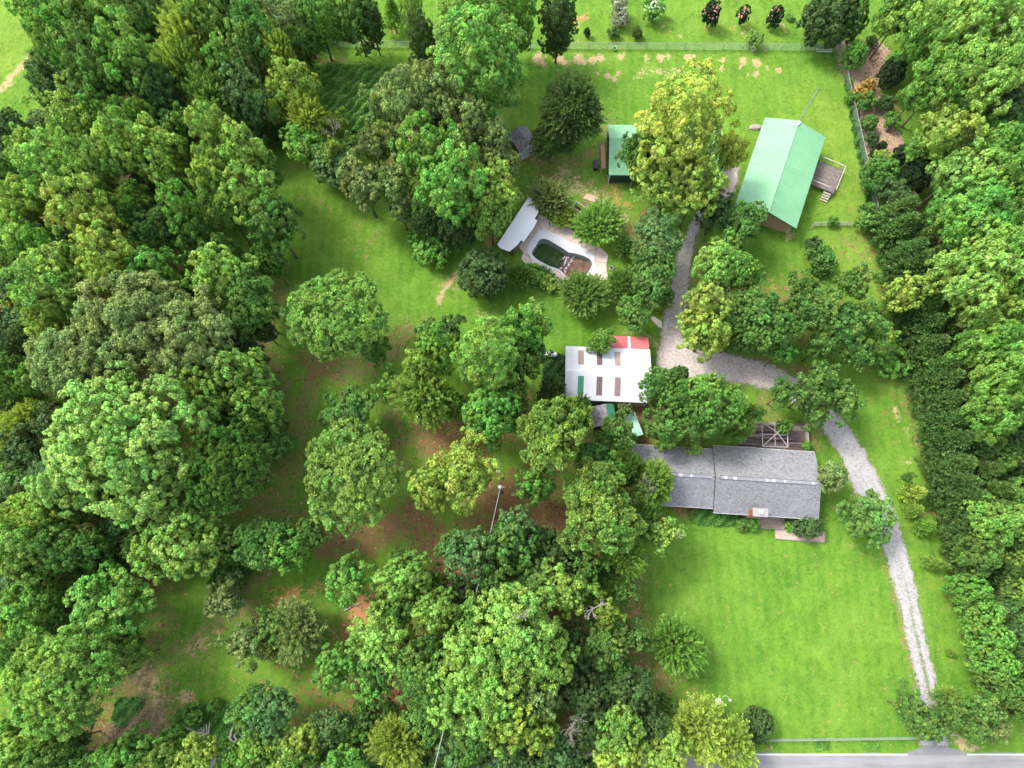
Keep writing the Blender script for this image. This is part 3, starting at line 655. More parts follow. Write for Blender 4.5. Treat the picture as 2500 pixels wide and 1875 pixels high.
SHINGLE = shingle_mat('grey_shingles', (.185, .185, .196), .22); SHINGLE2 = shingle_mat('weathered_shingles', (.17, .16, .175), .4)
def shingles(root, x0, x1, y_e, z_e, y_r, z_r, mat, course=.15, tab=.26, seed=1, name='shingles'):
    """rows of tabs, each a slightly proud little slab"""
    rg = np.random.RandomState(seed); dy, dz = y_r - y_e, z_r - z_e; ln = math.hypot(dy, dz); ey, ez = dy / ln, dz / ln; ny, nz = -ez * (1 if dy > 0 else -1) , abs(ey)
    ny = -ez if dy > 0 else ez
    nc = int(ln / course); V = []; F = []; TT = []; k = 0
    for c in range(nc):
        s0 = c * course; s1 = min(ln, s0 + course * 1.08); x = x0 - rg.uniform(0, tab); 
        while x < x1:
            xa, xb = max(x0, x), min(x1, x + tab * rg.uniform(.96, .99)); x += tab
            if xb - xa < .02: continue
            h = rg.uniform(.010, .022)
            for (xx, s, o) in ((xa, s0, h), (xb, s0, h), (xb, s1, .002), (xa, s1, .002), (xa, s0, -.01), (xb, s0, -.01)):
                V.append((xx, y_e + ey * s + ny * o, z_e + ez * s + nz * o))
            F += [(k, k+1, k+2, k+3) if dy > 0 else (k+3, k+2, k+1, k), (k+4, k+5, k+1, k) if dy > 0 else (k, k+1, k+5, k+4)]; k += 6
            TT += [rg.rand() ** .8] * 2
    me = mesh_np(name, np.array(V), np.array(F), mat, attrs={'tint': ('FACE', TT)})
    o = obj(name, me, root); o['kind'] = 'stuff'
    MB().hull4((x0, y_e, z_e - .012), (x1, y_e, z_e - .012), (x1, y_r, z_r - .012), (x0, y_r, z_r - .012), .06).obj('roof_deck', WEATH, root)
    return o
# grey and green gabled shed
pa, pb = W(1479, 986, 2.7), W(1488, 1036, 2.7); dr = pa - pb; cen = (pa + pb) / 2
r = empty('small_grey_shed', (cen.x, cen.y, 0), math.atan2(dr.y, dr.x), 'little shed with grey shingles on one slope and dark green metal on the other', 'shed')
hx = dr.length / 2
shingles(r, -hx, hx, 2.0, 2.15, 0, 2.75, SHINGLE2, seed=3); slope(r, -hx, hx, -1.05, 2.4, 0, 2.76, .7, .2, .02, DGREENM)
MB().box(-hx + .15, hx - .15, -.9, 1.8, 0, 2.1).obj('walls', DARK, r)
mono('low_green_roofed_shed', 'low shed with pale green corrugated roof between workshop and house', 'shed', ((1543, 1070), (1569, 1060), (1551, 1007), (1521, 1016)), 2.1, 2.35, TEALM, DARK, .8, .25, .02)
# small grey and light blue shed
pa, pb = W(1293, 357, 2.7), W(1262, 311, 2.7); dr = pa - pb; cen = (pa + pb) / 2; hx = dr.length / 2
r = empty('light_blue_shed', (cen.x, cen.y, 0), math.atan2(dr.y, dr.x), 'small shed with weathered grey roof and light blue gable, beside the big feathery tree', 'shed')
shingles(r, -hx, hx, -1.55, 2.0, 0, 2.8, SHINGLE2, seed=5); shingles(r, -hx, hx, 1.55, 2.0, 0, 2.8, SHINGLE2, seed=6)
MB().box(-hx + .15, hx - .2, -1.3, 1.3, 0, 2.0).obj('walls', DGWALL, r)
m = MB(); m.add([(hx - .18 + d, y, z) for d in (0, .08) for y, z in ((-1.3, 0), (1.3, 0), (1.3, 2.0), (0, 2.65), (-1.3, 2.0))], [(4,3,2,1,0), (5,6,7,8,9)] + [(i, (i+1) % 5, 5+(i+1) % 5, 5+i) for i in range(5)]); m.obj('gable_wall', LWALL, r)
for y in (-1.3, 1.3): MB().box(hx - .22, hx - .06, y - .06, y + .06, 0, 2.0).obj('corner_trim', TRIM, r)
for s in (-1, 1): MB().hull4((hx - .02, s*1.6, 1.97), (hx + .04, s*1.6, 1.97), (hx + .04, 0, 2.79), (hx - .02, 0, 2.79), .14).obj('barge_board', TRIM, r)
MB().box(hx - .1, hx - .05, -.45, .45, 0, 1.9).obj('door', TRIM, r)

# green workshop left of the golden tree
gs = empty('green_roofed_outbuilding', (22.08, 60.25, 0), math.radians(-.6), 'outbuilding with pale green metal roof half hidden under the golden tree', 'outbuilding')
L_, W_, ze, zr, yr = 16.4, 8.3, 2.6, 4.3, .7
slope(gs, -L_/2, L_/2, -W_/2, ze, yr, zr, .92, .31, .034, GREENM); slope(gs, -L_/2, L_/2, W_/2, ze, yr, zr, .92, .31, .034, GREENM)
ridge_cap(gs, -L_/2, L_/2, yr, zr, GREENM); gable_walls(gs, L_, W_, yr, ze, zr, DGWALL, .25, .35, TRIM); fascia(gs, L_, W_, yr, ze, zr, TRIM)
r = empty('wooden_side_rack', (13.2, 59.9, 0), 0, 'narrow open timber rack against the left end of the green outbuilding', 'rack')
m = MB(); m.hull4((-.2, -2.0, 1.4), (.4, -2.0, 1.6), (.4, 2.0, 1.6), (-.2, 2.0, 1.4), .06); m.obj('plank_top', simple('reddish_planks', (.30, .18, .13), .9, .2, 4.0), r)
for y in (-2.0, 0, 2.1): MB().box(-.17, -.08, y * .9 - .05, y * .9 + .05, 0, 1.36).obj('leg', PALEW, r)
r = empty('black_crate', (12.3, 59.2, 0), 0, 'black rectangular crate standing left of the timber rack', 'crate')
MB().box(-.32, .32, -.7, .7, 0, .6).obj('crate_body', simple('black_plastic', (.015, .017, .02), .5, .1), r); MB().box(-.35, .35, -.73, .73, .6, .65).obj('lid', simple('black_lid', (.02, .022, .026), .4, .1), r)

# pool house: long narrow white roof with stepped edge
cP = [W(*T('P', *q), 2.5) for q in ((100, 950), (625, 152), (700, 160), (765, 230), (792, 405), (728, 522), (772, 552), (722, 650), (545, 905), (500, 880), (430, 965), (300, 1075), (140, 1010))]
cen = sum(cP, Vector()) / len(cP)
ph = empty('pool_house', (cen.x, cen.y, 0), 0, 'narrow pool house with flat white stepped roof beside the empty pool', 'pool house')
def poly_roof(pts, z, th):
    m = MB(); n = len(pts); m.prism([(p_.x - cen.x, p_.y - cen.y) for p_ in reversed(pts)], z - th, z); return m
poly_roof(cP, 2.62, .06).obj('roof', metal('pool_house_roof_white', (.60, .605, .62), .5, .04), ph); poly_roof([cen + (q - cen) * .97 for q in cP], 2.558, .14).obj('roof_frame', TRIM, ph)
axv = (cP[1] - cP[0]).normalized(); nv = Vector((axv.y, -axv.x, 0)); Lp = (cP[1] - cP[0]).length
a = math.atan2(axv.y, axv.x); base = cP[0] - cen + nv * .35 + axv * .4; M4 = Matrix.Translation((base.x, base.y, 0)) @ Matrix.Rotation(a, 4, 'Z')
MB().box(.3, Lp - 1.2, -1.75, -.2, 0, 2.4, M4).obj('walls', simple('brown_siding', (.22, .13, .09), .85, .2), ph)
seam = MB()
for k in range(1, 9): seam.box(k * Lp / 9 - .03, k * Lp / 9 + .03, -2.3, .2, 2.622, 2.645, M4)
# rusty hot-tub frame with dark hole
fr = empty('open_timber_frame', tuple(W(*T('P', 1440, 430))), 0.9, 'open weathered timber frame over a dark pit right above the pool', 'frame')
ft = W(*T('P', 1440, 430)); 
GREYW = simple('grey_timber', (.36, .32, .29), .9, .2, 5.0)
for (xa, xb, ya, yb) in ((-1.1, 1.1, -1.0, -.88), (-1.1, 1.1, .88, 1.0), (-1.1, -.98, -.88, .88), (.98, 1.1, -.88, .88), (-.06, .06, -.88, .88)): MB().box(xa, xb, ya, yb, 1.0, 1.1).obj('beam', GREYW, fr)
for x in (-1.04, 1.04):
    for y in (-.94, .94): MB().box(x - .05, x + .05, y - .05, y + .05, 0, 1.0).obj('post', GREYW, fr)
MB().box(-.95, .95, -.85, .85, .01, .05).obj('dark_sheet', DARK, fr)  # flat black sheet stands in for the depth of the dark hole
# ------------------------------------------------------------------ the house
hs = empty('ranch_house', (26.65, 12.6, 0), math.radians(-3.7), 'long low ranch house with grey shingle roof above the front lawn', 'house')
xs_ = -1.45
def wing(x0, x1, hy, ze, zr, seed):
    shingles(hs, x0, x1, -hy, ze, 0, zr, SHINGLE, seed=seed); shingles(hs, x0, x1, hy, ze, 0, zr, SHINGLE, seed=seed + 1)
    for s in (-1, 1): MB().box(x0, x1, s * hy - .06, s * hy + .06, ze - .19, ze - .03).obj('gutter', TRIM, hs)
    for x in (x0, x1):
        for s in (-1, 1): MB().hull4((x - .025, s * hy, ze - .005), (x + .025, s * hy, ze - .005), (x + .025, 0, zr + .005), (x - .025, 0, zr + .005), .18).obj('rake_board', DARK if abs(x - xs_) < .1 else TRIM, hs)
    # ridge vent of short overlapping caps
    rr = random.Random(seed); x = x0 + .55; lime = simple('ridge_cap_shingle', (.24, .24, .27), .9, .15) if seed == 40 else bpy.data.materials['ridge_cap_shingle']; dk_ = SHINGLE
    pale = bpy.data.materials.get('ridge_cap_pale') or simple('ridge_cap_pale', (.42, .42, .46), .9, .1)
    shd = bpy.data.materials.get('ridge_vent') or simple('ridge_vent', (.075, .075, .09), .8, .1)
    MB().add([(x0 + .5, -.26, zr - .045), (x1 - .5, -.26, zr - .045), (x1 - .5, -.26, zr + .02), (x0 + .5, -.26, zr + .02), (x0 + .5, 0, zr + .055), (x1 - .5, 0, zr + .055), (x0 + .5, .26, zr + .02), (x1 - .5, .26, zr + .02), (x0 + .5, .26, zr - .045), (x1 - .5, .26, zr - .045)],
             [(0,1,2,3), (3,2,5,4), (4,5,7,6), (6,7,9,8)]).obj('ridge_vent', shd, hs)
    while x < x1 - .7:
        l = rr.uniform(.25, .55)
        MB().add([(x, -.19, zr + .048), (x + l, -.19, zr + .040), (x + l, 0, zr + .085), (x, 0, zr + .095), (x, .19, zr + .048), (x + l, .19, zr + .040)], [(0,1,2,3), (3,2,5,4)]).obj('ridge_shingle', pale if rr.random() < .25 else lime, hs)
        x += l + .015
wing(-11.6, xs_, 3.72, 2.7, 3.78, 40); wing(xs_ + .03, 11.5, 4.22, 2.68, 4.0, 50)
HW = simple('house_brick', (.36, .13, .08), .9, .25, 6.0)
MB().box(-11.2, xs_ - .3, -3.2, 3.2, 0, 2.66).obj('left_wing_walls', HW, hs); MB().box(xs_ - .3, 11.1, -3.6, 3.7, 0, 2.64).obj('right_wing_walls', HW, hs)
for gx_ in (-11.2, 11.1):
    hy, z1 = (3.2, 3.68) if gx_ < 0 else (3.65, 3.9); m = MB(); xa, xb = gx_ - .05, gx_ + .05
    m.add([(x, y, z) for x in (xa, xb) for y, z in ((-hy, 2.6), (hy, 2.6), (0, z1))], [(0,1,2), (5,4,3), (0,3,4,1), (1,4,5,2), (2,5,3,0)]); m.obj('gable_wall', TRIM, hs)
for x in (-9.0, -5.5, 0.6, 7.2, 9.2):
    w_ = obj('window', MB().box(x - .65, x + .65, (-3.27 if x < xs_ else -3.67), (-3.2 if x < xs_ else -3.6), 1.0, 2.2).mesh('window', TRIM), hs)
    y_ = -3.29 if x < xs_ else -3.69
    MB().box(x - .56, x - .04, y_, y_ + .03, 1.08, 2.12).obj('pane', simple('glass_pane', (.04, .05, .06), .1, .1, spec=.6) if 'glass_pane' not in bpy.data.materials else bpy.data.materials['glass_pane'], w_)
    MB().box(x + .04, x + .56, y_, y_ + .03, 1.08, 2.12).obj('pane', bpy.data.materials['glass_pane'], w_)
MB().box(4.9, 5.9, -3.66, -3.6, .25, 2.3).obj('front_door', TRIM, hs)
for x, y, s in ((-3.2, .45, 1), (1.9, 3.4 - .6, 1), (4.5, 2.65, 1), (-10.2, 1.2, 1)):
    zz = 3.78 - abs(y) * .29 if x < xs_ else 4.0 - abs(y) * .313
    MB().tube([(x, y, zz - .05), (x, y, zz + .28)], .055, 8).obj('vent_pipe', DARK, hs)
# chimney on the front slope, just left of the porch: brick courses
ch = W(1856, 1246, 4.4); c_l = Matrix.Rotation(math.radians(3.7), 3, 'Z') @ Vector((ch.x - 26.65, ch.y - 12.6, 0))
cx_, cy_ = c_l.x, -4.05
chm = obj('chimney', MB().box(cx_ - .78, cx_ + .78, cy_ - .38, cy_ + .38, 0, 4.35).mesh('chimney_core', simple('mortar', (.42, .33, .28), .95, .15)), hs)
bm_ = {}; rr = random.Random(9)
for k in range(36, 60):
    z = k * .0725
    for (ax_, fx, fy, half) in (('x', 0, -1, .78), ('x', 0, 1, .78), ('y', -1, 0, .38), ('y', 1, 0, .38)):
        n_ = 7 if ax_ == 'x' else 3
        if fy == 1 and k % 2: continue
        st_ = 2 * half / n_
        for j in range(n_):
            o_ = -half + (j + .5) * st_ 
            if 'b' + ax_ not in bm_: bm_['b' + ax_] = (MB().box(-st_/2 + .008, st_/2 - .008, -.03, .03, -.031, .031) if ax_ == 'x' else MB().box(-.03, .03, -st_/2 + .008, st_/2 - .008, -.031, .031)).mesh('brick', BRICKM)
            if fy == 1: continue
            pos = (cx_ + o_, cy_ + fy * (half * 0 + .39), z) if ax_ == 'x' else (cx_ + fx * .79, cy_ + o_, z)
            obj('brick', bm_['b' + ax_], chm, (pos[0], pos[1], pos[2]))
MB().box(cx_ - .92, cx_ + .92, cy_ - .52, cy_ + .52, 4.36, 4.47).obj('cap', CAPC, chm)
f_ = MB(); f_.box(cx_ - .24, cx_ + .24, cy_ - .24, cy_ + .24, 4.47, 4.78); f_.obj('flue', simple('white_flue', (.5, .52, .54), .5, .05), chm)
# porch slab and walkway
pq = [T('L', *q) for q in ((140, 92), (290, 100), (292, 172), (137, 162))]
def slabobj(name, label, cat, corners, z, mat, kind=None, curb=None):
    c = [W(*q, z) for q in corners]; cen = sum(c, Vector()) / len(c)
    r = empty(name, (cen.x, cen.y, 0), 0, label, cat)
    m = MB(); m.prism([(q.x - cen.x, q.y - cen.y) for q in reversed(c)], 0, z); m.obj('slab', mat, r)
    if curb:
        n = len(c)
        for a_, b_ in curb:
            m = MB(); A_, B_ = c[a_] - cen, c[b_] - cen; A_.z = B_.z = z + .03; m.tube([A_, B_], .055, 6); m.obj('edging', CAPC, r)
    return r
BRN = simple('worn_porch', (.27, .20, .165), .9, .25, 2.0); PATH_ = simple('pinkish_concrete', (.50, .36, .29), .9, .15, 2.0)
slabobj('porch', 'brown concrete porch with pale kerb below the chimney', 'porch', pq, .3, BRN, curb=((1, 2), (2, 3), (3, 0)))
for (u_, v_, uw, vw) in ((138, 95, 138, 165), (294, 100, 294, 172)):
    pass
slabobj('front_walk', 'pinkish concrete walk ending in a step in front of the porch', 'walk', [T('L', *q) for q in ((235, 174), (546, 187), (546, 246), (536, 253), (238, 230))], .10, PATH_, curb=((1, 2), (3, 4)))
r = slabobj('ground_slab', 'thin pinkish board lying on bare earth above the pool', 'board', [T('P', *q) for q in ((1610, 80), (1815, 155), (1770, 245), (1545, 160))], .06, simple('salmon_board', (.66, .38, .26), .8, .08))
slabobj('ramp_board', 'pale tapered concrete slab at the left edge of the gravel drive', 'slab', [T('G', *q) for q in ((1020, 435), (1105, 492), (1104, 535), (1080, 525), (1018, 455))], .08, simple('pale_slab', (.56, .50, .43), .9, .1))
# downspout pipe lying on the grass
a_, b_ = W(1745, 1245, .12), W(1745, 1278, .08)
r = empty('drain_pipe', tuple(a_), 0, 'thin white drain pipe running from the house corner onto the lawn', 'pipe'); m = MB(); m.tube([(0, .3, 2.3), (0, .05, .3), (0, 0, 0), (b_.x - a_.x, b_.y - a_.y, -.05)], .05, 8); m.obj('pipe', TRIM, r)
# back deck with steel canopy frame
dkc = [W(*q, .5) for q in ((1800, 1032), (1966, 1038), (1966, 1092), (1800, 1090))]; cen = sum(dkc, Vector()) / 4
r = empty('back_deck', (cen.x, cen.y, 0), math.radians(-2.5), 'long deck of weathered dark planks behind the house', 'deck')
LX = (dkc[1] - dkc[0]).length / 2; LY = 1.75; bme = {}
rr = random.Random(8); y = -LY; STW = [simple('deck_plank_' + c, q, .95, .4, 2.5, fine=30) for c, q in (('brown', (.15, .11, .10)), ('grey', (.30, .25, .24)), ('dark', (.07, .045, .04)))]
while y < LY - .1:
    x = -LX
    while x < LX - .1:
        l = min(rr.choice((2.4, 3.0, 3.6)), LX - x); key = (round(l, 2), rr.choice((0, 0, 1, 2)))
        if key not in bme: bme[key] = MB().box(0, l - .01, -.065, .065, -.02, .02).mesh('deck_board', STW[key[1]])
        obj('deck_board', bme[key], r, (x, y + .07, .5 + rr.uniform(-.015, .012)), (rr.uniform(-.03, .03), 0, rr.uniform(-.006, .006))); x += l
    y += .15
for x in (-LX + .1, -LX/2, 0, LX/2, LX - .1): MB().box(x - .05, x + .05, -LY, LY, .3, .475).obj('joist', WEATH, r)
MB().box(LX - .02, LX + .10, -LY, LY, .5, 1.3).obj('end_rail', PALEW, r)
fz = 2.3; P4 = [W(*T('H', *q), fz) for q in ((160, 1143), (325, 1150), (328, 1305), (165, 1298))]; cen = sum(P4, Vector()) / 4; cen.z = 0
r = empty('canopy_frame', (cen.x, cen.y, 0), 0, 'bare white steel canopy frame with crossed rafters on the back deck', 'frame')
P4 = [q - cen for q in P4]; apx = Vector((.1, .1, 3.0))
FRM = simple('white_steel', (.32, .29, .26), .5, .08)
for k in range(4):
    MB().tube([P4[k], P4[(k+1) % 4]], .075, 6).obj('eave_bar', FRM, r)
    MB().tube([Vector((P4[k].x, P4[k].y, .52)), P4[k]], .05, 6).obj('leg', FRM, r)
    MB().tube([P4[k], apx], .06, 6).obj('rafter', FRM, r)
MB().tube([(P4[0] + P4[1]) / 2, (P4[2] + P4[3]) / 2], .05, 6).obj('tie_bar', FRM, r); MB().tube([(P4[1] + P4[2]) / 2, (P4[0] + P4[3]) / 2], .05, 6).obj('tie_bar', FRM, r)

# ------------------------------------------------------------------ fences
MESHW = simple('chain_link_wire', (.24, .30, .25), .5, .1, metal=.0)
def chain_bay(L, h, d=.16, wr=.006):
    mb = MB(); n = int((L + h) / d)
    for s in (1, -1):
        for k in range(n + 1):
            x0 = k * d - h if s > 0 else k * d; x1 = x0 + s * h; z0, z1 = 0.04, h
            xa, za, xb, zb = x0, z0, x1, z1
            if s > 0:
                if xa < 0: za = z0 + (0 - xa) / h * (z1 - z0); xa = 0
                if xb > L: zb = z0 + (L - x0) / h * (z1 - z0); xb = L
            else:
                if xa > L: za = z0 + (xa - L) / h * (z1 - z0); xa = L
                if xb < 0: zb = z0 + x0 / h * (z1 - z0); xb = 0
            if za >= zb - .02: continue
            b = len(mb.v); o = .006 * s
            mb.v += [(xa, o - wr, za), (xa + wr, o + wr, za), (xa - wr, o + wr, za), (xb, o - wr, zb), (xb + wr, o + wr, zb), (xb - wr, o + wr, zb)]
            mb.f += [(b, b+1, b+4, b+3), (b+1, b+2, b+5, b+4), (b+2, b, b+3, b+5)]
    return mb.mesh('chain_link', MESHW)
def chain_fence(name, label, A, B, h=1.35, bay=3.0, skip=()):
    v = B - A; L = v.length; n = max(1, round(L / bay)); w = L / n
    r = empty(name, tuple(A), math.atan2(v.y, v.x), label, 'fence')
    cm = chain_bay(w, h); pm = MB().tube([(0, 0, -.1), (0, 0, h + .08)], .035, 6).mesh('post', GALV); rm = MB().tube([(0, 0, h), (w, 0, h)], .03, 6).mesh('top_rail', GALV)
    for k in range(n + 1):
        obj('post', pm, r, (k * w, 0, 0))
        if k < n: obj('top_rail', rm, r, (k * w, 0, 0)); obj('chain_link', cm, r, (k * w, 0, 0))
    return r
fA, fB = W(700, 113), W(2046, 123)
chain_fence('chain_link_fence', 'long chain link fence across the back of the mown yard', W(640, 114), W(2046, 124))
chain_fence('chain_link_fence', 'chain link fence down the right side past the mulch bed and cypress row', W(2046, 124), W(2397, 1690), bay=3.1)
chain_fence('chain_link_fence', 'low chain link fence between front lawn and road verge', W(1870, 1804), W(2240, 1799), h=1.2)
# short timber fence
A, B = W(1982, 552), W(2086, 550); v = B - A
r = empty('white_rail_fence', tuple(A), math.atan2(v.y, v.x), 'short whitish wire and rail fence right of the barn\'s lower end', 'fence')
n = 5; w = v.length / n
for k in range(n + 1): MB().box(k*w - .05, k*w + .05, -.05, .05, 0, 1.05).obj('post', PALEW, r)
for k in range(n):
    MB().box(k*w + .05, (k+1)*w - .05, -.03, .03, .95, 1.03).obj('rail', PALEW, r); MB().box(k*w + .05, (k+1)*w - .05, -.02, .02, .3, .36).obj('rail', PALEW, r)
cm = chain_bay(w, .95); [obj('chain_link', cm, r, (k*w, 0, 0)) for k in range(n)]
MB().tube([(0, 0, 1.0), (-.35, -.55, .05)], .05, 6).obj('brace', PALEW, r)
# garden edging by the pool
for (a, b, lb) in (((560, 1565), (760, 1680), 'thin pale timber edging at the grass below the pool bushes'),):
    A, B = W(*T('P', *a), .06), W(*T('P', *b), .06); r = empty('timber_edging', tuple(A), 0, lb, 'edging'); MB().tube([(0,0,0), tuple(B - A)], .05, 5).obj('timber', PALEW, r)
# ------------------------------------------------------------------ pole and cable
b0 = W(1204, 1267); t0 = W(1221.5, 1190, 9.4)
r = empty('utility_pole', tuple(b0), 0, 'slightly leaning wooden utility pole rising from the brown clearing', 'utility pole')
tv = t0 - b0; POLEW = simple('pole_wood', (.15, .125, .095), .9, .2, 3.0)
MB().tube([(0, 0, -.1), tuple(tv * .5), tuple(tv)], [.17, .15, .12], 10).obj('pole', POLEW, r)
m = MB(); m.lathe([(.02, 0), (.24, .03), (.26, .12), (.20, .26), (.10, .34), (.03, .36)], 14, tuple(tv + Vector((-.02, .02, .02)))); m.obj('lamp_head', simple('white_lamp', (.34, .34, .35), .4, .03), r)
m = MB(); m.tube([tv + Vector((0, 0, -.3)), tv + Vector((.4, .15, -.45)), tv + Vector((.45, .1, -1.2))], .03, 5); m.obj('service_loop', TRIM, r)
m = MB(); m.lathe([(.02, 0), (.22, .02), (.24, .4), (.22, .85), (.05, .92)], 12, tuple(tv * .82 + Vector((.35, .1, 0)))); m.obj('transformer', DARK, r)
MB().box(-.05, .12, -.03, .03, 4.0, 4.12, Matrix.Translation(tv * .43 - Vector((0, 0, 4)))).obj('step_bolt', GALV, r)
e = W(1054, 1900, 12.5); s_ = t0 + Vector((0, 0, -.25)); n = 24
pts = [s_.lerp(e, k / n) + Vector((0, 0, -2.2 * 4 * (k/n) * (1 - k/n))) - Vector(s_) for k in range(n + 1)]
ex_ = [pts[-1] + (pts[-1] - pts[-2]).normalized() * q for q in (6, 14)]
r = empty('overhead_cable', tuple(s_), 0, 'pale overhead cable running from the leaning pole over the trees to the road', 'cable'); m = MB(); m.tube(pts + ex_, .045, 6); m.obj('cable', simple('cable', (.28, .27, .25), .6, .05), r)
# ------------------------------------------------------------------ propane tank
c = W(1343.5, 864, .9)
r = empty('propane_tank', (c.x, c.y, 0), 0, 'white propane tank lying beside the bushes left of the workshop', 'tank')
R_, H_ = .36, .62; m = MB(); prof = [(.02, -.98)] + [(R_ * math.sin(a * math.pi / 10), -H_ - R_ * math.cos(a * math.pi / 10)) for a in range(1, 6)] + [(R_, H_)] + [(R_ * math.cos(a * math.pi / 10), H_ + R_ * math.sin(a * math.pi / 10)) for a in range(1, 5)] + [(.02, .98)]
m.lathe(prof, 20); m.v = [(z, x, y + .62) for x, y, z in m.v]; m.obj('tank_body', simple('white_tank', (.80, .80, .80), .4, .05), r, smooth=True)
MB().lathe([(.15, 0), (.16, .08), (.13, .17), (.05, .21), (.01, .215)], 14, (0, .05, .95)).obj('valve_dome', simple('grey_dome', (.33, .31, .34), .4, .1), r)
for x in (-.45, .45): MB().box(x - .05, x + .05, -.25, .25, 0, .32).obj('leg', GALV, r)
# ------------------------------------------------------------------ lamp on the front lawn
c = W(1753.5, 1712, 0); LW = simple('lamp_white', (.55, .54, .52), .5, .04)
r = empty('yard_lamp', (c.x, c.y, 0), 0, 'white gooseneck yard lamp with round base on the front lawn', 'lamp')
MB().lathe([(.40, 0), (.40, .06), (.36, .10), (.1, .12), (.02, .12)], 22).obj('base_disc', LW, r)
q = [W(*p_, z) - Vector((c.x, c.y, 0)) for p_, z in (((1760.5, 1709), .2), ((1762.5, 1706), 1.0), ((1765.5, 1700.5), 1.45), ((1770, 1698.5), 1.6), ((1775.5, 1699.7), 1.62), ((1779.6, 1703.5), 1.52), ((1780, 1707.5), 1.4))]
MB().tube([(q[0].x - .12, q[0].y, .08)] + q, .028, 6).obj('gooseneck', simple('pale_green_paint', (.55, .62, .40), .5, .05), r)
g_ = W(1782.5, 1709.5, 1.32) - Vector((c.x, c.y, 0)); MB().lathe([(.05, .16), (.15, .10), (.17, 0), (.12, -.09), (.03, -.12)], 14, tuple(g_)).obj('lamp_shade', LW, r)
m = MB(); m.tube([(.03, 0, .1), tuple(W(1777.5, 1722.5, 1.25) - Vector((c.x, c.y, 0)))], [.035, .025], 6); m.obj('shadow_rod', DARK, r)  # dark rod stands in for the lamp's shadow on the lawn
# ------------------------------------------------------------------ odds and ends
c = W(2012, 124, .1); r = empty('aluminium_ladder', tuple(c), math.radians(-1), 'whitish ladder lying on the grass in the back fence corner', 'ladder')
for y in (-.22, .22): MB().box(-1.2, 1.2, y - .05, y + .05, 0, .09).obj('side_rail', TRIM, r)
for k in range(8): MB().box(-1.05 + k * .3 - .02, -1.05 + k * .3 + .02, -.17, .17, .02, .06).obj('rung', TRIM, r)
c = W(1846, 312, 0); r = empty('flat_boulder', tuple(c), 0, 'flat pinkish boulder at the upper left corner of the green barn', 'boulder')
m = MB(); rr = random.Random(5); m.lathe([(1.1, 0), (1.05, .18), (.7, .34), (.25, .40), (.02, .41)], 12); m.v = [(x * rr.uniform(.9, 1.1), y * .45 * rr.uniform(.9, 1.1), z) for x, y, z in m.v]; m.obj('rock', simple('pink_rock', (.32, .26, .23), .9, .15), r)
for (x, y, lb, col_) in ((1838, 124, 'upturned pinkish pot beside the bush on the back fence', (.60, .50, .42)), (1500, 121, 'small turquoise tub by the back fence', (.25, .60, .45)), (1492, 656, 'round grey planter ring at the right rim of the pool patio', (.45, .38, .36)), (1360, 682, 'dark mouthed planter at the lower rim of the pool patio', (.40, .33, .29))):
    c = W(x, y, .1); r = empty('flower_pot', (c.x, c.y, 0), 0, lb, 'pot'); MB().lathe([(.2, 0), (.30, .42), (.33, .45), (.33, .5), (.27, .5), (.24, .38), (.01, .36)], 14).obj('pot', simple('pot_clay', col_, .8, .1), r); MB().lathe([(.22, .39), (.02, .41)], 10).obj('soil', DARK, r)
c = W(*T('P', 1040, 575), .2); r = empty('folded_lounger', (c.x, c.y, 0), .2, 'collapsed white and grey pool chair at the upper edge of the patio', 'chair')
for k in range(6): MB().box(-.6 + k * .2, -.47 + k * .2, -.28, .28, .12 + .05 * math.sin(k), .16 + .05 * math.sin(k)).obj('slat', LW if k % 2 else DARK, r)
for y in (-.3, .3): MB().tube([(-.65, y, .11), (0, y, .2), (.62, y, .08)], .025, 5).obj('frame', LW, r)
for (x1_, y1_, x2_, y2_, rr_, lb) in ((*T('J', 615, 680), *T('J', 715, 633), .10, 'pale log lying left of the middle clearing'), (*T('J', 1253, 530), *T('J', 1290, 514), .14, 'short cut log on the red clay between the crowns'), (*T('J', 520, 790), *T('J', 595, 875), .05, 'thin curved fallen branch below the pale log'),
                      (*T('L', 1090, 1175), *T('L', 1135, 1182), .10, 'short pale log beside the lower end of the drive'), (*T('L', 1330, 1453), *T('L', 1380, 1458), .12, 'pale beam under the trees at the drive mouth')):
    A, B = W(x1_, y1_, .12), W(x2_, y2_, .12); r = empty('fallen_log', tuple(A), 0, lb, 'log'); d_ = B - A; MB().tube([(0,0,0), tuple(d_ * .5 + Vector((-d_.y, d_.x, 0)) * .06), tuple(d_)], [rr_, rr_ * .9, rr_ * .7], 8).obj('log', PALEBARK, r)
# ------------------------------------------------------------------ foliage generators (numpy)
def nrm(a): return a / np.maximum(np.linalg.norm(a, axis=-1, keepdims=True), 1e-9)
def leaf_mesh(name, C, Tn, Bn, tint, hue):
    n = len(C); V = np.empty((n, 4, 3))
    V[:, 0] = C - Tn; V[:, 1] = C + Bn; V[:, 2] = C + Tn; V[:, 3] = C - Bn
    F = np.arange(4 * n).reshape(n, 4)
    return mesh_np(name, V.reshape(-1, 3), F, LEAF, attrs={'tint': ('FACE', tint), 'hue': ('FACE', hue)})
def fib(n, rng, cmin):
    i = np.arange(n) + .5; z = 1 - (1 - cmin) * i / n; ph = i * 2.39996 + rng.rand() * 6.28
    z = np.clip(z + rng.uniform(-.06, .06, n), -1, 1); ph += rng.uniform(-.35, .35, n)
    r = np.sqrt(1 - z * z); return np.stack([r * np.cos(ph), r * np.sin(ph), z], 1)
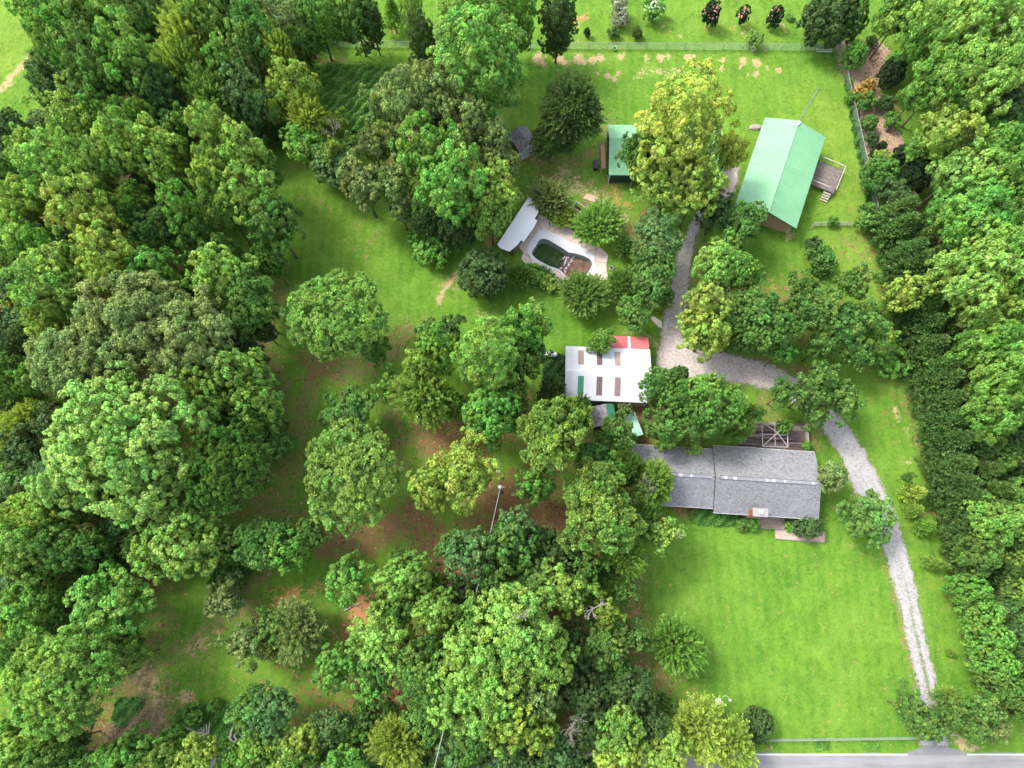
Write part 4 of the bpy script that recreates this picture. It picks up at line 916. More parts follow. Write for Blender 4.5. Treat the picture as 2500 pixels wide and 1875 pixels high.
def leaves_on(rng, CC, RC, out, K, size, asp, radial, tintc, huec, upb=.5, spread=.55):
    """K leaves on every clump (centre CC, radius RC, outward direction out)"""
    n = len(CC)
    m = nrm(rng.randn(n, K, 3) + 1.0 * out[:, None] + np.array([0, 0, upb]))
    P = CC[:, None] + m * RC[:, None, None] * rng.uniform(.55, 1.05, (n, K, 1)) * np.array([1, 1, .8])
    N = nrm(m + spread * rng.randn(n, K, 3) + np.array([0, 0, .35]))
    s = size * rng.uniform(.6, 1.35, (n, K, 1))
    if radial:
        Td = nrm(m + .45 * rng.randn(n, K, 3)); Bd = nrm(np.cross(Td, rng.randn(n, K, 3)))
    else:
        Td = nrm(np.cross(N, rng.randn(n, K, 3))); Bd = np.cross(N, Td)
    ti = tintc[:, None] * rng.uniform(.55, 1.5, (n, K)); hu = huec[:, None] + rng.uniform(-.3, .3, (n, K))
    # leaves toward the top and outside of a clump are paler
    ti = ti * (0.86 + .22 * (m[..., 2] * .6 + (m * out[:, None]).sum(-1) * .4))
    return P.reshape(-1, 3), (Td * s * .5).reshape(-1, 3), (Bd * s * .5 * asp).reshape(-1, 3), ti.ravel(), hu.ravel()
def crown(name, seed, R, Rz, zc, nl=34, kl=.33, mc=22, rc=.5, K=40, size=.27, asp=.7, radial=False,
          cmin=-.3, uneven=.14, squash=.8, spread=.55, fill=1.0):
    rng = np.random.RandomState(seed)
    D = fib(nl, rng, cmin)
    low = 1 + uneven * (np.sin(D[:, 0] * 2.3 + seed) + np.cos(D[:, 1] * 2.9 + seed * 1.7)) * .7 + rng.uniform(-uneven, uneven, nl) * 1.25
    ell = np.array([R, R, Rz]); rl = R * kl * rng.uniform(.6, 1.3, nl)
    L = D * ell * (1 - kl * .75) * low[:, None]
    keep = rng.rand(nl) < fill; L, D, rl = L[keep], D[keep], rl[keep]; nl = len(L)
    dirs = nrm(rng.randn(nl, mc * 2, 3) + .75 * D[:, None] + np.array([0, 0, .35]))[:, :mc]
    CC = L[:, None] + dirs * (rl[:, None, None] * rng.uniform(.75, 1.08, (nl, mc, 1))) * np.array([1, 1, squash])
    own = np.repeat(np.arange(nl), mc); CC = CC.reshape(-1, 3); dd = dirs.reshape(-1, 3)
    dist = np.linalg.norm((CC[:, None] - L[None]) / np.array([1, 1, squash]), axis=2) / rl[None]
    dist[np.arange(len(CC)), own] = 9
    ok = dist.min(1) > .62; CC, dd, own = CC[ok], dd[ok], own[ok]
    out = nrm(nrm(CC / ell) * .6 + dd * .6)
    RC = rc * rng.uniform(.6, 1.25, len(CC))
    tc = (rng.uniform(.8, 1.2, nl)[own]) * rng.uniform(.8, 1.22, len(CC)); hc = .25 + .5 * rng.rand(nl)[own] + rng.uniform(-.15, .15, len(CC))
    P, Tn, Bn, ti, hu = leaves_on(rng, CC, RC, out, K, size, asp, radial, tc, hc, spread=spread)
    nf = int(60 * R * R); Df = nrm(rng.randn(nf, 3) + np.array([0, 0, .25])); Pf = Df * ell * rng.uniform(.45, .74, (nf, 1))
    Nf = nrm(Df + .5 * rng.randn(nf, 3)); Tf = nrm(np.cross(Nf, rng.randn(nf, 3))); Bf = np.cross(Nf, Tf); sf = rng.uniform(.2, .34, (nf, 1))
    P = np.concatenate([P, Pf]); Tn = np.concatenate([Tn, Tf * sf]); Bn = np.concatenate([Bn, Bf * sf * .8]); ti = np.concatenate([ti, rng.uniform(.7, 1.0, nf)]); hu = np.concatenate([hu, rng.uniform(.2, .7, nf)])
    P[:, 2] += zc
    return leaf_mesh(name, P, Tn, Bn, ti, hu), L + np.array([0, 0, zc])
def sprays(name, seed, R, Rz, zc, n=420, ln=1.3, K=34, size=.26, asp=.4, up=.35, droop=.0, cmin=-.5, cone=0.0, wid=.16, jit=.35, core=.55, rough=.1):
    """crowns made of long leafy shoots; cone=1 gives a conical tree from z=zc-Rz to zc+Rz"""
    rng = np.random.RandomState(seed); D = fib(n, rng, cmin)
    if cone > 0:
        t = rng.rand(n) ** .8 ; ph = rng.rand(n) * 6.283
        rr = R * (1 - t) ** .75 + .05
        B = np.stack([np.cos(ph) * rr * core, np.sin(ph) * rr * core, zc - Rz + t * 2 * Rz * .95], 1)
        D = nrm(np.stack([np.cos(ph), np.sin(ph), up + t * 1.3], 1)); ln_ = ln * (.45 + .75 * (1 - t)) * rng.uniform(.7, 1.2, n)
    else:
        low = 1 + rough * (np.sin(D[:, 0] * 3 + seed) + np.cos(D[:, 1] * 3.7 + seed)) + rng.uniform(-rough, rough, n)
        B = D * np.array([R, R, Rz]) * core * low[:, None] + np.array([0, 0, zc]); ln_ = ln * rng.uniform(.65, 1.25, n) * low
        D = nrm(D + np.array([0, 0, up]))
    D = nrm(D + jit * rng.randn(n, 3) * .5)
    t = np.linspace(.08, 1, K)[None] + rng.uniform(-.03, .03, (n, K))
    S = nrm(np.cross(D, np.array([0, 0, 1.0]) + .6 * rng.randn(n, 3)))
    side = np.where(np.arange(K) % 2, 1, -1)[None] * wid * (1.15 - t) ** .5 * rng.uniform(.5, 1.3, (n, K))
    P = B[:, None] + D[:, None] * (t * ln_[:, None])[..., None] + S[:, None] * side[..., None]
    P[..., 2] -= droop * (t ** 2) * ln_[:, None]
    P += rng.randn(n, K, 3) * .05
    Td = nrm(D[:, None] * .7 + S[:, None] * np.sign(side)[..., None] * .7 + .25 * rng.randn(n, K, 3))
    N = nrm(np.cross(D, S)[:, None] + .6 * rng.randn(n, K, 3)); Bd = nrm(np.cross(N, Td))
    s = size * rng.uniform(.65, 1.3, (n, K, 1))
    tc = rng.uniform(.75, 1.2, n); hc = .35 + .35 * rng.rand(n)
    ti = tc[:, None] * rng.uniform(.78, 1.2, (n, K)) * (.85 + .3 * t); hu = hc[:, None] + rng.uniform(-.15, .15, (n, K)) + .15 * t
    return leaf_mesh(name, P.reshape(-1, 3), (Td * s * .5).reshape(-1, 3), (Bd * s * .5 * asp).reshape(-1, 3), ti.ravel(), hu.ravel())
def trunk_mesh(name, seed, h, zc, L, r0, nb=14, stems=1):
    rnd = random.Random(seed); mb = MB(); top = zc + .1 * h
    for s in range(stems):
        a = rnd.uniform(0, 6.28); k = 0 if stems == 1 else .35
        bend = (rnd.uniform(-.25, .25), rnd.uniform(-.25, .25))
        pts = [(math.cos(a)*k*t*2 + bend[0]*math.sin(t*2.6), math.sin(a)*k*t*2 + bend[1]*math.sin(t*2.2), -.1 + t*(top+.1)) for t in (0, .04, .2, .4, .6, .8, 1)]
        mb.tube(pts, [r0*1.5, r0*1.05, r0*.9, r0*.75, r0*.6, r0*.42, r0*.12], 8)
    if L is not None and len(L):
        idx = list(range(len(L))); rnd.shuffle(idx)
        for i in idx[:nb]:
            e = Vector(L[i]); z0 = max(h*.18, min(zc, zc - (Vector((e.x, e.y, 0)).length) * rnd.uniform(.35, .7)))
            b = Vector((0, 0, z0)); m = b.lerp(e, .5) + Vector((rnd.uniform(-.3, .3), rnd.uniform(-.3, .3), -.25))
            mb.tube([b, b.lerp(m, .5), m, m.lerp(e, .6), e], [r0*.42, r0*.34, r0*.25, r0*.16, r0*.06], 5, False)
            for q in range(2):
                e2 = e + Vector((rnd.uniform(-1, 1), rnd.uniform(-1, 1), rnd.uniform(-.2, .6)))
                mb.tube([m, m.lerp(e2, .55) + Vector((0, 0, .1)), e2], [r0*.2, r0*.12, r0*.03], 4, False)
    return mb.mesh(name, BARK, True)

PROTO = {}      # style -> list of (crown mesh, trunk mesh, R, height, zc)
def reg(style, R, h, zc, cm, L, r0, stems=1, seed=1):
    PROTO.setdefault(style, []).append((cm, trunk_mesh(style + '_trunk', seed, h, zc, L, r0, stems=stems), R, h, zc))
def build_protos():
    for sd_ in (11, 12, 13):
        m, L = crown('crown_broad', sd_, 6.2, 4.6, 9.4, nl=46, kl=.27, mc=20, rc=.60, K=52, size=.27, uneven=.2); reg('broad', 6.2, 14, 9.4, m, L, .30, seed=sd_)
    m, L = crown('crown_broad_large', 14, 9.6, 5.6, 10.4, nl=86, kl=.20, mc=22, rc=.62, K=52, size=.28, uneven=.17); reg('broad', 9.6, 16, 10.4, m, L, .42, seed=14)
    m, L = crown('crown_maple_large', 35, 9.2, 6.4, 10.4, nl=120, kl=.145, mc=11, rc=.52, K=56, size=.31, uneven=.14, squash=.75, spread=.5); reg('maple', 9.2, 17, 10.4, m, L, .42, seed=35)
    m, L = crown('crown_maple_tall', 36, 6.2, 9.2, 11.6, nl=110, kl=.17, mc=10, rc=.50, K=52, size=.30, uneven=.16, cmin=-.85, squash=.8, spread=.5); reg('tallmaple', 6.2, 21, 11.6, m, L, .36, seed=36)
    m, L = crown('crown_pine_large', 44, 8.2, 4.8, 10.8, nl=120, kl=.18, mc=14, rc=.38, K=52, size=.40, asp=.42, radial=True, uneven=.12, squash=.65); reg('pine', 8.2, 15.6, 10.8, m, L, .34, seed=44)
    m, L = crown('crown_pine_tall', 45, 4.6, 6.6, 10.6, nl=74, kl=.21, mc=14, rc=.38, K=50, size=.38, asp=.42, radial=True, uneven=.18, cmin=-.8, squash=.7); reg('tallpine', 4.6, 17, 10.6, m, L, .28, seed=45)
    for sd_ in (21, 22, 23):
        m, L = crown('crown_broad_mid', sd_, 3.6, 3.0, 6.0, nl=26, kl=.33, mc=16, rc=.43, K=48, size=.24, uneven=.21); reg('broad', 3.6, 9, 6.0, m, L, .19, seed=sd_)
    for sd_ in (31, 32):
        m, L = crown('crown_maple', sd_, 6.0, 5.0, 9.0, nl=60, kl=.19, mc=9, rc=.50, K=52, size=.28, uneven=.17, squash=.75, spread=.5); reg('maple', 6.0, 14, 9.0, m, L, .30, seed=sd_)
    for sd_ in (33, 34):
        m, L = crown('crown_maple_mid', sd_, 3.5, 3.0, 6.0, nl=38, kl=.2, mc=8, rc=.36, K=46, size=.25, uneven=.2, squash=.75, spread=.5); reg('maple', 3.5, 9, 6.0, m, L, .18, seed=sd_)
    for sd_ in (41, 42):
        m, L = crown('crown_pine', sd_, 5.8, 3.9, 10.1, nl=70, kl=.23, mc=15, rc=.36, K=56, size=.36, asp=.42, radial=True, uneven=.10, squash=.65); reg('pine', 5.8, 14, 10.1, m, L, .27, seed=sd_)
    m, L = crown('crown_pine_mid', 43, 3.4, 2.6, 6.6, nl=34, kl=.24, mc=13, rc=.32, K=50, size=.33, asp=.42, radial=True, uneven=.16, squash=.65); reg('pine', 3.4, 9.2, 6.6, m, L, .18, seed=43)
    for sd_ in (51, 52):
        m = sprays('crown_feather', sd_, 5.0, 4.2, 7.2, n=1250, ln=1.9, K=36, size=.31, asp=.5, up=.3, droop=.25, core=.72, rough=.12)
        reg('feather', 6.0, 12, 7.2, m, fib(16, np.random.RandomState(sd_), -.2) * 4 + np.array([0, 0, 7.2]), .26, seed=sd_)
    m = sprays('crown_feather_mid', 53, 2.9, 2.5, 4.4, n=600, ln=1.3, K=32, size=.27, asp=.5, up=.3, droop=.2, core=.72, rough=.14)
    reg('feather', 3.5, 7.4, 4.4, m, fib(12, np.random.RandomState(3), -.2) * 2 + np.array([0, 0, 4.2]), .15, seed=53)
    m, L = crown('crown_dense', 61, 3.3, 3.3, 3.7, nl=60, kl=.2, mc=14, rc=.26, K=30, size=.27, asp=.55, uneven=.05, cmin=-.6, spread=.7); reg('dense', 3.3, 7, 3.7, m, L, .2, seed=61)
    m, L = crown('crown_dense_low', 62, 1.5, 1.2, 1.25, nl=26, kl=.3, mc=12, rc=.2, K=26, size=.2, asp=.6, uneven=.08, cmin=-.5, spread=.7); reg('shrub', 1.5, 2.5, 1.25, m, L, .06, stems=3, seed=62)
    m, L = crown('crown_shrub', 63, 1.5, 1.1, 1.2, nl=14, kl=.42, mc=9, rc=.24, K=26, size=.22, asp=.6, uneven=.2, cmin=-.4, spread=.6); reg('shrub', 1.5, 2.4, 1.2, m, L, .05, stems=3, seed=63)
    for sd_ in (71, 72):
        m = sprays('crown_cypress', sd_, 2.2, 4.6, 4.8, n=560, ln=1.25, K=26, size=.30, asp=.5, up=.5, cone=1, core=.6, wid=.2); reg('cypress', 2.4, 9.6, 4.8, m, None, .14, seed=sd_)
    m = sprays('crown_cone', 73, .8, 1.5, 1.6, n=230, ln=.45, K=20, size=.16, asp=.5, up=.9, cone=1, core=.62, wid=.1); reg('cone', .95, 3.2, 1.6, m, None, .05, seed=73)
    m = sprays('crown_finger', 81, 3.4, 2.6, 3.1, n=330, ln=1.9, K=64, size=.27, asp=.5, up=.5, droop=.05, core=.55, wid=.15, jit=.25, rough=.08)
    reg('finger', 3.6, 6.2, 3.1, m, fib(12, np.random.RandomState(8), -.1) * 2.2 + np.array([0, 0, 3.1]), .12, stems=3, seed=81)
    for sd_ in (91, 92):
        m, L = crown('crown_open', sd_, 5.2, 4.0, 8.0, nl=44, kl=.2, mc=9, rc=.5, K=34, size=.26, uneven=.22, fill=.8, cmin=-.35, squash=.7, spread=.8); reg('open', 5.4, 12, 8.0, m, L, .24, seed=sd_)
    m, L = crown('crown_open_mid', 93, 3.0, 2.4, 5.2, nl=30, kl=.22, mc=8, rc=.36, K=30, size=.23, uneven=.24, fill=.8, squash=.7, spread=.8); reg('open', 3.1, 7.8, 5.2, m, L, .15, seed=93)

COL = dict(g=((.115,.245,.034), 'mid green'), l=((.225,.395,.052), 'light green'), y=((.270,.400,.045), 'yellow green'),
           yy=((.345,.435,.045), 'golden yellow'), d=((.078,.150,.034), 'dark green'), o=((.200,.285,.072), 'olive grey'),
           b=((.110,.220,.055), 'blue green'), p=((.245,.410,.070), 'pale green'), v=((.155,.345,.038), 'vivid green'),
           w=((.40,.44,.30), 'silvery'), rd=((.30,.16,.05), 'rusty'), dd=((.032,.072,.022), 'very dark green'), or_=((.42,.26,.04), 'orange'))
KIND = dict(broad=('broadleaf_tree', 'broadleaf tree', 'tree'), maple=('maple_tree', 'tufted maple', 'tree'), pine=('pine_tree', 'pine tree', 'tree'),
            feather=('feathery_tree', 'feathery tree', 'tree'), dense=('evergreen_tree', 'dense evergreen', 'tree'), shrub=('shrub', 'shrub', 'shrub'),
            cypress=('cypress_tree', 'cypress', 'tree'), cone=('arborvitae', 'cone shaped arborvitae', 'shrub'), finger=('spreading_tree', 'fan shaped small tree', 'tree'),
            open=('open_crowned_tree', 'loose crowned tree', 'tree'))
trnd = random.Random(7); NTREE = 0
def plant(x, y, R, h, style, col, label=None, group=None, name=None, cat=None):
    """tree or shrub standing at world x, y with crown radius R and height h"""
    global NTREE; NTREE += 1
    ps = PROTO[style]; best = min(abs(math.log(p[2] / R)) for p in ps)
    c = [p for p in ps if abs(math.log(p[2] / R)) < best + .12]
    cm, tm, R0, h0, zc = c[NTREE % len(c)]
    nm, kw, ct = KIND[style.replace('tall', '')]
    root = empty(name or nm, (x, y, 0), trnd.uniform(0, 6.283), label, cat or ct, group)
    root.scale = (R / R0 * trnd.uniform(.90, 1.06), R / R0 * trnd.uniform(.90, 1.06), h / h0)
    rgb = COL[col][0] if isinstance(col, str) else col
    j = trnd.uniform(.9, 1.1)
    if not (style in ('shrub', 'cone') and R < .5): obj('trunk', tm, root)
    o = obj('crown', cm, root); o.color = (rgb[0]*j, rgb[1]*j, rgb[2]*j, 1)
    return root
def zfrac(style): p = PROTO[style][0]; return p[4] / p[3]
PLANTED = []
def tree_px(tile, u, v, r, style, col, h, label, group=None, name=None, cat=None):
    x, y = T(tile, u, v); rp = r * TILES[tile][2]
    z = h * (zfrac(style) + .08)
    c = W(x, y, z); R = (W(x + rp, y, z) - W(x - rp, y, z)).length / 2 * .94
    PLANTED.append((c.x, c.y, R, h))
    return plant(c.x, c.y, R, h, style, col, label, group, name, cat)
def bare_mesh(name, seed, h, spread, r0, mat, depth=5, base_z=0.0, up=.5):
    rnd = random.Random(seed); mb = MB()
    def go(p, d, l, r, k):
        q = p + d * l * .5 + Vector((rnd.uniform(-.08, .08), rnd.uniform(-.08, .08), 0)) * l; e = p + d * l
        mb.tube([p, q, e], [r, r * .85, r * .68], 5 if k > 2 else 4, False)
        if k == 0: return
        for i in range(2 if rnd.random() < .5 else 3):
            nd = (d + Vector((rnd.uniform(-1, 1), rnd.uniform(-1, 1), rnd.uniform(-.5, .7))) * spread).normalized()
            go(e, nd, l * rnd.uniform(.6, .85), r * .66, k - 1)
    if base_z > 0: mb.tube([(0,0,-.1), (.1,.05,base_z*.5), (0,0,base_z)], [r0*1.4, r0*1.15, r0], 7, False)
    for i in range(3 if base_z > 0 else 1):
        d = Vector((rnd.uniform(-.7, .7), rnd.uniform(-.7, .7), 1)).normalized() if base_z > 0 else Vector((0, 0, 1))
        go(Vector((0, 0, base_z)), d, h, r0, depth)
    return mb.mesh(name, mat, True)
